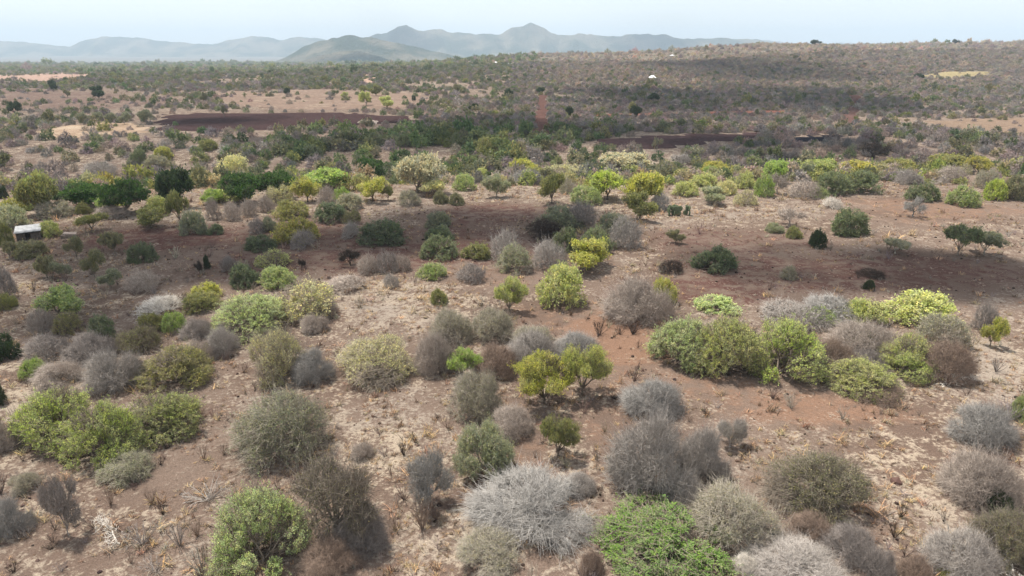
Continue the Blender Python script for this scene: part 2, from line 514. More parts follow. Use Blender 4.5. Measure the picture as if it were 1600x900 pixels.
# soil regions: (x, y, rx, ry, channel, amount) in metres; channel 0 straw litter, 1 dark red earth, 2 orange bare earth
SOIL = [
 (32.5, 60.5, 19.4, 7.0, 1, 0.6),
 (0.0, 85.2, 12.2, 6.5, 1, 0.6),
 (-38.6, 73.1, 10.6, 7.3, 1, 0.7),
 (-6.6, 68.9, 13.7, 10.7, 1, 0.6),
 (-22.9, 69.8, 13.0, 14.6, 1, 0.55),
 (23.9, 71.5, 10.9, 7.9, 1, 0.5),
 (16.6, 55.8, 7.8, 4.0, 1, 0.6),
 (9.3, 45.8, 5.1, 5.3, 2, 0.95),
 (17.9, 35.2, 7.8, 2.6, 2, 0.7),
 (12.3, 38.0, 6.0, 2.5, 2, 0.55),
 (2.5, 49.2, 7.4, 3.3, 2, 0.5),
 (53.0, 86.2, 17.7, 8.1, 2, 0.6),
 (-3.5, 58.5, 5.8, 4.6, 2, 0.5),
 (5.5, 32.2, 2.7, 3.8, 2, 0.45),
 (1.0, 31.6, 1.7, 2.4, 2, 0.5),
 (-17.1, 28.3, 2.8, 2.6, 2, 0.25),
 (32.2, 42.4, 3.0, 6.0, 0, 0.95),
 (-9.4, 53.3, 7.3, 6.7, 0, 0.75),
 (-29.1, 38.0, 2.3, 4.9, 0, 0.8),
 (-6.9, 32.5, 4.5, 3.8, 0, 0.7),
 (15.9, 83.2, 12.7, 5.9, 0, 0.55),
 (23.9, 38.1, 4.9, 2.2, 0, 0.7),
 (-47.7, 83.7, 13.9, 5.5, 0, 0.7),
 (18.6, 26.6, 2.1, 3.2, 0, 0.7),
 (-14.2, 39.2, 2.4, 5.1, 0, 0.5),
 (-11.5, 32.2, 2.1, 1.9, 0, 0.6),
 (-2.8, 24.5, 2.2, 2.1, 0, 0.7),
 (28.9, 86.5, 16.5, 5.1, 0, 0.6),
 (3.3, 30.2, 1.6, 1.7, 0, 0.7),
]

def soil_weights(x, y):
    wob = 0.9 * fbm(x / 6.0, y / 6.0, 4, 77)
    big = fbm(x / 35.0, y / 35.0, 4, 55)
    S = [0.48 + 0.5 * big, 0.16 - 0.35 * big, 0.22 + 0.4 * fbm(x / 22.0 + 9, y / 22.0, 3, 66)]
    for (cx, cy, rx, ry, ch, amt) in SOIL:
        d = np.sqrt(((x - cx) / rx) ** 2 + ((y - cy) / ry) ** 2) + wob
        w = 1 - sstep(0.45, 1.35, d)
        S[ch] = S[ch] * (1 - w) + np.maximum(S[ch], amt) * w
        for o in range(3):
            if o != ch: S[o] = S[o] * (1 - 0.75 * w)
    return [np.clip(s, 0, 1) for s in S]

ys = np.concatenate([np.linspace(-70, 7, 16), np.geomspace(8, 8600, 430)])
u = np.linspace(-1, 1, 431)
xs = 12.0 * np.sinh(7.26 * u)
GX, GY = np.meshgrid(xs, ys)
GZ = ground_z(GX, GY)
nr, nc = GX.shape
i = np.arange(nr - 1)[:, None] * nc + np.arange(nc - 1)[None]
quads = np.stack([i, i + 1, i + nc + 1, i + nc], -1).reshape(-1, 4)
ground_me = make_mesh("ground", np.stack([GX.ravel(), GY.ravel(), GZ.ravel()], 1), [quads], smooth=True)
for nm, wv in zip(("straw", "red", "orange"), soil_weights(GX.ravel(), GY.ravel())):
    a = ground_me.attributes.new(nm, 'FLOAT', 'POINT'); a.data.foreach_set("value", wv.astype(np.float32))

a = ground_me.attributes.new("cover", 'FLOAT', 'POINT')      # far bush that closes over the soil
a.data.foreach_set("value", np.maximum(0.85 * sstep(750, 1500, GY), 0.65 * sstep(225, 330, GY) * sstep(-0.02, 0.06, GX / np.maximum(GY, 1.0))).ravel().astype(np.float32))

def soil_material(name, far=False, tint=None):
    """Soil with straw litter, pebbly clods and dark specks; tint: (base colour, litter colour, litter amount) for a field."""
    m, n, l = new_mat(name)
    out = n.new("ShaderNodeOutputMaterial"); bs = n.new("ShaderNodeBsdfDiffuse")
    bs.inputs["Roughness"].default_value = 0.6
    tc = n.new("ShaderNodeTexCoord")
    def noise(scale, detail, rough=0.55, dist=0.0):
        x = n.new("ShaderNodeTexNoise"); x.inputs["Scale"].default_value = scale
        x.inputs["Detail"].default_value = detail; x.inputs["Roughness"].default_value = rough
        x.inputs["Distortion"].default_value = dist
        l.new(tc.outputs["Object"], x.inputs["Vector"]); return x.outputs["Fac"]
    def mrange(v, a, b, c=0.0, d=1.0, smooth=True):
        x = n.new("ShaderNodeMapRange"); x.interpolation_type = 'SMOOTHSTEP' if smooth else 'LINEAR'
        x.inputs["From Min"].default_value = a; x.inputs["From Max"].default_value = b
        x.inputs["To Min"].default_value = c; x.inputs["To Max"].default_value = d
        l.new(v, x.inputs["Value"]); return x.outputs["Result"]
    def math_(op, a, b):
        x = n.new("ShaderNodeMath"); x.operation = op
        for k, v in enumerate((a, b)):
            if hasattr(v, "links"): l.new(v, x.inputs[k])
            else: x.inputs[k].default_value = v
        return x.outputs[0]
    def mix(f, a, b):
        x = n.new("ShaderNodeMix"); x.data_type = 'RGBA'
        for key, v in (("Factor", f), ("A", a), ("B", b)):
            if hasattr(v, "links"): l.new(v, x.inputs[key])
            else: x.inputs[key].default_value = v if key == "Factor" else (*v, 1)
        return x.outputs["Result"]
    def attr(nm):
        x = n.new("ShaderNodeAttribute"); x.attribute_name = nm; return x.outputs["Fac"]
    n_big = noise(0.11, 6); n_mid = noise(0.75, 7, 0.62, 0.3); n_fine = noise(4.2, 6, 0.65); n_grit = noise(17.0, 3, 0.6)
    if tint is None:
        soil = mix(mrange(n_big, 0.35, 0.65), (0.142, 0.098, 0.075), (0.190, 0.138, 0.107))
        org = math_('ADD', attr("orange"), math_('MULTIPLY', math_('SUBTRACT', n_mid, 0.5), 1.4))
        soil = mix(mrange(org, 0.35, 0.8), soil, (0.225, 0.136, 0.092))
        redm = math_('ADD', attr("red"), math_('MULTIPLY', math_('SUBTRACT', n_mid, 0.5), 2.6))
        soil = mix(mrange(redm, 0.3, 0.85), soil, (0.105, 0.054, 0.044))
        st = math_('ADD', math_('MULTIPLY', attr("straw"), 0.9), math_('MULTIPLY', math_('SUBTRACT', n_mid, 0.5), 2.3))
        st = math_('ADD', st, math_('MULTIPLY', math_('SUBTRACT', n_fine, 0.5), 2.6))
        litter_col = mix(mrange(n_big, 0.4, 0.62), (0.405, 0.328, 0.245), (0.315, 0.260, 0.208))
        col = mix(mrange(st, 0.30, 0.88, 0.0, 0.88), soil, litter_col)
        col = mix(attr("cover"), col, mix(mrange(n_big, 0.4, 0.6), (0.145, 0.132, 0.095), (0.205, 0.172, 0.135)))
    else:
        base, lit, amt = tint
        soil = mix(mrange(n_mid, 0.3, 0.7), tuple(c * 0.8 for c in base), tuple(c * 1.2 for c in base))
        st = math_('ADD', math_('MULTIPLY', n_mid, 0.6), math_('MULTIPLY', n_big, 0.6))
        col = mix(mrange(st, 0.78 - 0.35 * amt, 0.95 - 0.3 * amt, 0.0, 0.9), soil, lit)
    # dark specks (dung, droppings, stubs) and clods
    vo = n.new("ShaderNodeTexVoronoi"); vo.inputs["Scale"].default_value = 2.6; vo.inputs["Randomness"].default_value = 1.0
    l.new(tc.outputs["Object"], vo.inputs["Vector"])
    spk = math_('MULTIPLY', mrange(vo.outputs["Distance"], 0.10, 0.22, 1.0, 0.0), mrange(n_mid, 0.45, 0.6))
    col = mix(math_('MULTIPLY', spk, 0.7), col, (0.055, 0.036, 0.028))
    col2 = n.new("ShaderNodeVectorMath"); col2.operation = 'SCALE'
    l.new(col, col2.inputs[0]); l.new(mrange(n_grit, 0.25, 0.75, 0.60, 1.35, False), col2.inputs["Scale"])
    l.new(col2.outputs["Vector"], bs.inputs["Color"])
    h = math_('ADD', math_('MULTIPLY', n_fine, 0.7), math_('MULTIPLY', n_mid, 1.4))
    h = math_('ADD', h, math_('MULTIPLY', n_grit, 0.22))
    b = n.new("ShaderNodeBump"); b.inputs["Strength"].default_value = 0.9; b.inputs["Distance"].default_value = 0.16
    l.new(h, b.inputs["Height"]); l.new(b.outputs["Normal"], bs.inputs["Normal"])
    l.new(bs.outputs[0], out.inputs["Surface"])
    return m

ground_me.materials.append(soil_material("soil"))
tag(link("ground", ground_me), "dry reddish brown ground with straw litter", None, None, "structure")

# ------------------------------------------------------------------ fields and tracks draped on the ground
from mathutils.geometry import delaunay_2d_cdt
from mathutils import Vector

def inside(poly, x, y):
    c = np.zeros(np.shape(x), bool); px, py = poly[:, 0], poly[:, 1]; j = len(poly) - 1
    for k in range(len(poly)):
        cond = ((py[k] > y) != (py[j] > y)) & (x < (px[j] - px[k]) * (y - py[k]) / (py[j] - py[k] + 1e-12) + px[k])
        c ^= cond; j = k
    return c

def ragged(poly, step, amt, seed):
    """The polygon with its edges broken up into a wandering natural outline."""
    P = np.asarray(poly, float); out = []
    for k in range(len(P)):
        A, B = P[k], P[(k + 1) % len(P)]
        m = max(1, int(np.hypot(*(B - A)) / step))
        for t in np.arange(m) / m: out.append(A + (B - A) * t)
    out = np.array(out)
    dx = fbm(out[:, 0] / (4 * step), out[:, 1] / (4 * step), 3, seed) * amt * 2
    dy = fbm(out[:, 0] / (4 * step) + 40, out[:, 1] / (4 * step), 3, seed + 5) * amt * 2
    return out + np.stack([dx, dy], 1)

FIELDS = [
 ('ploughed_field', [(-100.1, 192.4), (-107.5, 216.2), (-95.5, 222.8), (-66.9, 222.5), (-47.6, 217.6), (-30.8, 211.0), (-26.0, 195.6), (-34.5, 187.9), (-57.9, 180.0), (-74.9, 173.1), (-87.8, 170.4)], (0.06, 0.036, 0.034), (0.105, 0.07, 0.06), 0.15, 3.0, 0.22, 'dark maroon ploughed field across the left middle distance'),
 ('bare_patch', [(-43.5, 194.6), (-41.0, 199.2), (-36.8, 195.0), (-36.7, 190.4), (-39.4, 188.6), (-42.2, 190.1)], (0.38, 0.31, 0.26), (0.3, 0.24, 0.2), 0.2, 0.8, 0.42, 'pale bare patch inside the ploughed field'),
 ('ploughed_field', [(17.0, 155.5), (23.9, 162.1), (39.7, 165.8), (60.4, 172.9), (74.7, 172.7), (58.0, 161.0), (41.0, 152.5), (27.5, 147.9), (20.8, 149.7)], (0.06, 0.037, 0.036), (0.12, 0.08, 0.065), 0.2, 2.5, 0.22, 'dark maroon field beyond the gully right of the red track'),
 ('burnt_field', [(59.8, 158.7), (70.2, 165.4), (81.6, 165.4), (77.2, 159.1), (64.5, 155.0)], (0.022, 0.02, 0.026), (0.05, 0.04, 0.04), 0.1, 2.5, 0.22, 'blackened burnt strip beyond the gully at right'),
 ('tan_field', [(118.3, 201.9), (153.5, 210.0), (151.4, 187.5), (123.5, 163.3), (106.4, 169.9)], (0.22, 0.155, 0.11), (0.3, 0.235, 0.175), 0.35, 4, 0.22, 'tan open field at the right edge below the ridge'),
 ('yellow_field', [(220.1, 399.3), (247.8, 413.5), (272.5, 409.1), (261.2, 391.6), (232.0, 380.2)], (0.3, 0.24, 0.13), (0.28, 0.23, 0.15), 0.3, 4, 0.35, 'yellow grass field on the right ridge'),
 ('orange_field', [(-262.5, 346.7), (-230.7, 345.9), (-188.1, 311.0), (-152.5, 301.2), (-119.3, 268.5), (-130.5, 238.9), (-151.9, 225.2), (-177.7, 232.4)], (0.175, 0.12, 0.096), (0.27, 0.21, 0.162), 0.55, 5, 0.25, 'orange brown open field at upper left'),
 ('sunlit_field', [(-138.5, 306.5), (-111.1, 324.2), (-82.4, 326.5), (-38.1, 301.6), (-30.1, 259.5), (-39.5, 228.5), (-66.8, 229.2), (-100.4, 245.6)], (0.235, 0.165, 0.125), (0.36, 0.285, 0.21), 0.5, 5, 0.25, 'pale orange field behind the ploughed field'),
 ('straw_field', [(-121.1, 175.6), (-114.4, 195.2), (-97.7, 187.6), (-88.8, 170.5), (-94.8, 158.0), (-107.1, 156.7)], (0.34, 0.24, 0.165), (0.46, 0.36, 0.26), 0.6, 3, 0.22, 'straw coloured patch left of the ploughed field'),
 ('pink_field', [(-329.6, 417.1), (-418.3, 583.7), (-440.8, 693.8), (-317.1, 553.2), (-260.7, 433.8), (-265.8, 399.8)], (0.4, 0.27, 0.21), (0.45, 0.34, 0.27), 0.3, 8, 0.6, 'pale pink field before the far woodland at left'),
 ('track', [(3.8, 158.7), (9.3, 162.0), (10.9, 213.4), (14.6, 287.5), (10.7, 288.1), (7.2, 213.2)], (0.115, 0.062, 0.05), (0.16, 0.1, 0.08), 0.3, 1.6, 0.14, 'straight red earth track climbing from the gully'),
 ('track', [(79.1, 171.9), (90.1, 183.1), (119.2, 239.1), (143.0, 292.8), (139.2, 292.7), (114.5, 239.2)], (0.12, 0.068, 0.056), (0.16, 0.1, 0.08), 0.3, 1.8, 0.14, 'red earth track climbing the right ridge'),
 ('road', [(19.5, 213.3), (39.8, 218.1), (89.8, 229.4), (87.8, 222.8), (38.5, 211.1), (19.0, 207.8)], (0.24, 0.11, 0.08), (0.33, 0.2, 0.15), 0.3, 2, 0.14, 'thin red earth road crossing the scrub at right'),
 ('path', [(-75.3, 358.0), (-66.6, 342.7), (-81.8, 412.6), (-91.0, 479.7), (-95.4, 491.4), (-86.2, 415.9)], (0.42, 0.28, 0.21), (0.5, 0.36, 0.28), 0.2, 4, 0.6, 'pinkish path winding across the far valley'),
]
FIELD_POLYS = []
FIELD_SCRUB = [{'orange_field': 0.22, 'sunlit_field': 0.09, 'straw_field': 0.12, 'pink_field': 0.03, 'tan_field': 0.06, 'yellow_field': 0.05}.get(f[0], 0.012) for f in FIELDS]   # share of the scrub that stands in the field
for (nm, poly, base, lit, amt, step, lift, label) in FIELDS:
    B = ragged(poly, step, step * 1.1, len(FIELD_POLYS))
    FIELD_POLYS.append(B)
    lo, hi = B.min(0), B.max(0)
    gx, gy = np.meshgrid(np.arange(lo[0], hi[0], step * 1.5), np.arange(lo[1], hi[1], step * 1.5))
    gx, gy = gx.ravel(), gy.ravel(); k = inside(B, gx, gy)
    pts = [Vector(p) for p in B] + [Vector((a, b)) for a, b in zip(gx[k], gy[k])]
    nb = len(B)
    vs, _, fs, *_ = delaunay_2d_cdt(pts, [(a, (a + 1) % nb) for a in range(nb)], [], 1, 1e-4)
    V = np.array([(v.x, v.y) for v in vs]); F = np.array([f for f in fs if len(f) == 3])
    Z = ground_z(V[:, 0], V[:, 1]) + lift
    rim = set() if nm in ('track', 'road', 'path') else {(round(float(b[0]), 3), round(float(b[1]), 3)) for b in B}
    Z -= np.array([lift + 0.25 if (round(float(v[0]), 3), round(float(v[1]), 3)) in rim else 0.0 for v in V])     # the sheet dips into the soil at its edge
    me = make_mesh(nm, np.column_stack([V, Z]), [F], (soil_material(nm + "_soil", tint=(base, lit, amt)),), smooth=True)
    tag(link(nm, me), label, None, None, "structure")

# ------------------------------------------------------------------ hills and mountains: ridges (crest points x, z) at a distance y
def hill_material(name, c1, c2, c3):
    m, n, l = new_mat(name)
    out = n.new("ShaderNodeOutputMaterial"); bs = n.new("ShaderNodeBsdfDiffuse"); tc = n.new("ShaderNodeTexCoord")
    a = n.new("ShaderNodeTexNoise"); a.inputs["Scale"].default_value = 0.006; a.inputs["Detail"].default_value = 8
    b = n.new("ShaderNodeTexNoise"); b.inputs["Scale"].default_value = 0.06; b.inputs["Detail"].default_value = 6; b.inputs["Roughness"].default_value = 0.7
    for x in (a, b): l.new(tc.outputs["Object"], x.inputs["Vector"])
    r = n.new("ShaderNodeValToRGB"); e = r.color_ramp.elements
    e[0].position = 0.44; e[0].color = (*c1, 1); e[1].position = 0.60; e[1].color = (*c2, 1)
    l.new(a.outputs["Fac"], r.inputs["Fac"])
    mr = n.new("ShaderNodeMapRange"); mr.inputs["From Min"].default_value = 0.5; mr.inputs["From Max"].default_value = 0.72
    l.new(b.outputs["Fac"], mr.inputs["Value"])
    mx = n.new("ShaderNodeMix"); mx.data_type = 'RGBA'; mx.inputs["B"].default_value = (*c3, 1)
    l.new(mr.outputs["Result"], mx.inputs["Factor"]); l.new(r.outputs["Color"], mx.inputs["A"])
    l.new(mx.outputs["Result"], bs.inputs["Color"])
    bp = n.new("ShaderNodeBump"); bp.inputs["Distance"].default_value = 20.0; bp.inputs["Strength"].default_value = 0.8
    l.new(b.outputs["Fac"], bp.inputs["Height"]); l.new(bp.outputs["Normal"], bs.inputs["Normal"])
    l.new(bs.outputs[0], out.inputs["Surface"])
    return m

HILLS = [
 ('far_mountains', 6900, 700, -110, [(1280.0, 21.6), (1582.0, 56.0), (1824.0, 78.9), (2127.0, 84.6), (2370.0, 84.6), (2587.0, 56.0), (2861.0, 50.3), (3226.0, 56.0), (3778.0, 33.1), (4271.0, 10.1)], 5, 'faint distant mountains right of the peak'),
 ('mountains', 5600, 650, -90, [(-6448.0, -16.1), (-5424.0, 77.0), (-4690.0, 58.5), (-4142.0, 77.0), (-3901.0, 53.9), (-3754.0, 49.2), (-3586.0, 30.6), (-3424.0, 21.3), (-3333.0, 53.9), (-3204.0, 81.7), (-3054.0, 95.6), (-2882.0, 90.9), (-2715.0, 58.5), (-2519.0, 49.2), (-2324.0, 30.6), (-2247.0, 53.9), (-2045.0, 90.9), (-1873.0, 86.3), (-1777.0, 63.1), (-1626.0, 90.9), (-1528.0, 86.3), (-1407.0, 58.5), (-1188.0, 11.9), (-894.0, -34.9)], 11, 'blue hazy mountains at left'),
 ('mountains', 4500, 560, -75, [(-1320.0, -54.4), (-1033.0, 28.5), (-851.0, 84.4), (-770.0, 106.6), (-701.0, 136.2), (-654.0, 143.5), (-599.0, 125.1), (-545.0, 114.0), (-481.0, 125.1), (-395.0, 110.3), (-237.0, 91.8), (-79.0, 91.8), (0.0, 125.1), (59.0, 143.5), (118.0, 158.2), (165.0, 143.5), (221.0, 110.3), (285.0, 84.4), (415.0, 95.5), (554.0, 88.1), (673.0, 84.4), (830.0, 99.3), (950.0, 84.4), (1038.0, 65.8), (1189.0, 62.1), (1347.0, 69.6), (1506.0, 62.1), (1587.0, 50.9), (1688.0, 36.0), (1871.0, 6.0)], 23, 'blue green mountains with the highest peak at centre'),
 ('hill', 2750, 380, -42, [(-1131.0, -72.1), (-981.0, -53.4), (-880.0, -25.5), (-803.0, 13.7), (-727.0, 41.2), (-628.0, 61.6), (-556.0, 57.1), (-485.0, 43.5), (-389.0, 25.2), (-244.0, -7.0), (-122.0, -34.7)], 31, 'green scrubby hill before the mountains, left of centre'),
 ('hill', 2250, 230, -34, [(-805.0, -55.3), (-702.0, -34.3), (-619.0, -9.6), (-538.0, 7.4), (-478.0, 7.4), (-419.0, -5.8), (-341.0, -30.5), (-281.0, -43.8)], 37, 'dark low foothill before the scrubby hill'),
]
HILL_MAT = hill_material("hill_scrub", (0.040, 0.052, 0.030), (0.165, 0.140, 0.095), (0.030, 0.042, 0.025))
for (nm, yc, width, base, crest, seed, label) in HILLS:
    C = np.array(crest); x0, x1 = C[0, 0], C[-1, 0]
    step = yc / 420.0
    X = np.arange(x0, x1 + step, step); W = np.linspace(-1.0, 1.0, 61)
    XX, WW = np.meshgrid(X, W)
    yy = yc + WW * width
    warp = 0.16 * width * fbm(XX / (0.5 * width), yy / (0.5 * width), 3, seed) * np.abs(WW) * 2.2
    cz = np.interp(XX + warp, C[:, 0], C[:, 1])
    prof = 0.5 * np.cos(np.clip(np.abs(WW), 0, 1) * math.pi / 2) ** 1.3 + 0.5 * (1 - np.abs(WW)) ** 1.3
    rid = (1 - np.abs(2 * vnoise(XX / (0.42 * width) + 0.5 * WW, WW * 0.9 + seed, seed + 3) - 1)) ** 0.8
    rid2 = 1 - np.abs(2 * vnoise(XX / (0.12 * width) + 0.7 * WW, WW * 2.2 + seed, seed + 8) - 1)
    body = np.maximum(cz - base, 0)
    body = body * (1 + 0.13 * fbm(XX / (0.016 * yc), WW * 0.6, 4, seed + 9))
    z = base + body * prof * (1 - 0.85 * np.minimum(np.abs(WW) * 2.5, 1) * (1 - rid * 0.75 - rid2 * 0.25))
    z += body * 0.10 * fbm(XX / (0.10 * width), yy / (0.10 * width), 5, seed + 5) * np.minimum(prof * 2, 1)
    z -= (1 - prof) * 6 + 2
    nr_, nc_ = XX.shape
    i = np.arange(nr_ - 1)[:, None] * nc_ + np.arange(nc_ - 1)[None]
    q = np.stack([i, i + 1, i + nc_ + 1, i + nc_], -1).reshape(-1, 4)
    me = make_mesh(nm, np.stack([XX.ravel(), yy.ravel(), z.ravel()], 1), [q], (HILL_MAT,), smooth=True)
    tag(link(nm, me), label, None, None, "structure")

# ------------------------------------------------------------------ plant library (shapes shared between individuals)
LIB = {}
def lib(key, fn, seeds):
    LIB[key] = [fn(f"{key}_{s}", s) for s in seeds]
# near shapes
lib('G0', lambda nm, s: plant(nm, s, 'dome', 2500, 19, 0.029, 0.24, 0.0036, 10, leaf_spread=0.014, side_twigs=1), (11, 12, 13))
lib('M0', lambda nm, s: plant(nm, s, 'dome', 2700, 9, 0.028, 0.24, 0.003, 10, side_twigs=2, leaf_spread=0.018, dead=0.2), (21, 22, 23))
lib('L0', lambda nm, s: plant(nm, s, 'dome', 3800, 0, 0, twig=0.0027, stems=13, side_twigs=3), (31, 32, 33))
lib('V0', lambda nm, s: plant(nm, s, 'vase', 2800, 0, 0, twig=0.0027, stems=14, side_twigs=3, base_r=0.10), (35, 36))
lib('V1', lambda nm, s: plant(nm, s, 'vase', 900, 0, 0, twig=0.006, stems=10, side_twigs=2, base_r=0.10), (135, 136))
lib('D0', lambda nm, s: plant(nm, s, 'mound', 2300, 18, 0.036, 0.20, 0.004, 9, droop=0.09, leaf_spread=0.02), (41, 42))
lib('T0', lambda nm, s: plant(nm, s, 'ball', 1700, 16, 0.036, 0.26, 0.0042, 9, trunk=0.13, trunk_r=0.035, leaf_spread=0.022), (51, 52, 53))
lib('B0', lambda nm, s: plant(nm, s, 'ball', 2300, 2, 0.03, 0.24, 0.0040, 8, trunk=0.16, trunk_r=0.035, side_twigs=2), (61, 62))
# middle distance
lib('G1', lambda nm, s: plant(nm, s, 'dome', 800, 13, 0.065, 0.27, 0.006, 7, leaf_spread=0.028), (111, 112, 113, 114, 115))
lib('M1', lambda nm, s: plant(nm, s, 'dome', 800, 9, 0.055, 0.27, 0.0055, 8, side_twigs=2, leaf_spread=0.03, dead=0.2), (121, 122, 123))
lib('L1', lambda nm, s: plant(nm, s, 'dome', 1200, 0, 0, twig=0.0055, stems=9, side_twigs=2), (131, 132, 133, 134))
lib('D1', lambda nm, s: plant(nm, s, 'mound', 800, 13, 0.075, 0.25, 0.006, 8, droop=0.06, leaf_spread=0.035), (141, 142, 143))
lib('T1', lambda nm, s: plant(nm, s, 'ball', 650, 12, 0.075, 0.28, 0.007, 8, trunk=0.20, trunk_r=0.042, leaf_spread=0.04), (151, 152, 153, 154))
lib('U1', lambda nm, s: plant(nm, s, 'umbrella', 620, 11, 0.075, 0.26, 0.008, 6, trunk=0.25, trunk_r=0.035, leaf_spread=0.035), (161, 162))
lib('B1', lambda nm, s: plant(nm, s, 'ball', 600, 1, 0.06, 0.26, 0.010, 6, trunk=0.3, trunk_r=0.045, side_twigs=2), (171, 172))
lib('E1', lambda nm, s: plant(nm, s, 'canopy', 950, 13, 0.085, 0.30, 0.008, 7, trunk=0.18, trunk_r=0.06, leaf_spread=0.04), (181, 182, 183))
lib('O1', lambda nm, s: plant(nm, s, 'spread', 420, 0, 0, twig=0.012, stems=6, trunk=0.42, trunk_r=0.12, side_twigs=2, main_r=0.055), (191, 192))
LIB['W'] = [(weed_mesh(f"weed_{s}", s, 24 + 6 * (s % 3), 0.95 + 0.15 * (s % 3), 6, 0.02), None) for s in (201, 202, 203)]
LIB['F'] = [(deadfall_mesh(f"branch_{s}", s), None) for s in (211, 212)]
PAD = pad_mesh("pad")
LIB['C'] = [(None, None)]

PARTS = {  # object name, category, name of woody part, name of leafy part
 'G': ("thorn_bush", "bush", "stems", "foliage"), 'L': ("leafless_bush", "bush", "stems", "foliage"),
 'M': ("half_bare_bush", "bush", "stems", "foliage"), 'D': ("dense_bush", "bush", "stems", "foliage"),
 'T': ("small_tree", "tree", "trunk", "crown"), 'U': ("flat_topped_tree", "tree", "trunk", "crown"),
 'B': ("bare_tree", "tree", "trunk", "crown"), 'E': ("broad_tree", "tree", "trunk", "crown"),
 'O': ("baobab_tree", "tree", "trunk", "crown"), 'V': ("leafless_bush", "bush", "stems", "foliage"), 'W': ("dry_weed", "weed", "stems", "foliage"),
 'F': ("fallen_branch", "branch", "limb", "foliage"), 'C': ("prickly_pear", "cactus", "stems", "pads")}
LEAFC = {'br': (0.166, 0.297, 0.066), 'br2': (0.318, 0.461, 0.111), 'br3': (0.445, 0.572, 0.151), 'gr': (0.335, 0.439, 0.158), 'lg2': (0.448, 0.581, 0.241), 'lm': (0.58, 0.603, 0.281), 'lm2': (0.481, 0.557, 0.189), 'ol': (0.25, 0.277, 0.097), 'ol2': (0.337, 0.409, 0.135), 'ol3': (0.241, 0.25, 0.133), 'yg': (0.417, 0.451, 0.095), 'yg2': (0.455, 0.513, 0.145), 'yg3': (0.404, 0.404, 0.093), 'yg4': (0.407, 0.533, 0.085), 'yo': (0.299, 0.315, 0.107), 'dk': (0.051, 0.085, 0.038), 'dk2': (0.055, 0.055, 0.044), 'dk3': (0.066, 0.135, 0.035), 'dg3': (0.147, 0.195, 0.107), 'dg4': (0.194, 0.248, 0.122), 'sg': (0.311, 0.354, 0.207), 'sg2': (0.34, 0.348, 0.236), 'gg2': (0.26, 0.292, 0.188), 'ps': (0.514, 0.514, 0.338), 'gg': (0.267, 0.267, 0.187), 'pg': (0.383, 0.367, 0.303), 'pk': (0.321, 0.273, 0.225), 'dg': (0.19, 0.174, 0.142), 'bn': (0.222, 0.158, 0.126), 'wh': (0.571, 0.539, 0.411)}
WOODC = {'br': (0.224, 0.181, 0.142), 'br2': (0.224, 0.181, 0.142), 'br3': (0.224, 0.181, 0.142), 'gr': (0.224, 0.181, 0.142), 'lg2': (0.224, 0.181, 0.142), 'lm': (0.329, 0.275, 0.216), 'lm2': (0.224, 0.181, 0.142), 'ol': (0.179, 0.145, 0.115), 'ol2': (0.224, 0.181, 0.142), 'ol3': (0.217, 0.181, 0.142), 'yg': (0.149, 0.116, 0.088), 'yg2': (0.224, 0.181, 0.142), 'yg3': (0.224, 0.181, 0.142), 'yg4': (0.119, 0.087, 0.068), 'yo': (0.224, 0.181, 0.142), 'dk': (0.104, 0.08, 0.061), 'dk2': (0.062, 0.046, 0.037), 'dk3': (0.224, 0.181, 0.142), 'dg3': (0.224, 0.181, 0.142), 'dg4': (0.224, 0.181, 0.142), 'sg': (0.329, 0.29, 0.23), 'sg2': (0.374, 0.326, 0.263), 'gg2': (0.299, 0.261, 0.216), 'ps': (0.224, 0.181, 0.142), 'gg': (0.352, 0.312, 0.275), 'pg': (0.323, 0.3, 0.272), 'pk': (0.374, 0.312, 0.263), 'dg': (0.277, 0.239, 0.212), 'bn': (0.276, 0.203, 0.156), 'wh': (0.69, 0.623, 0.538)}
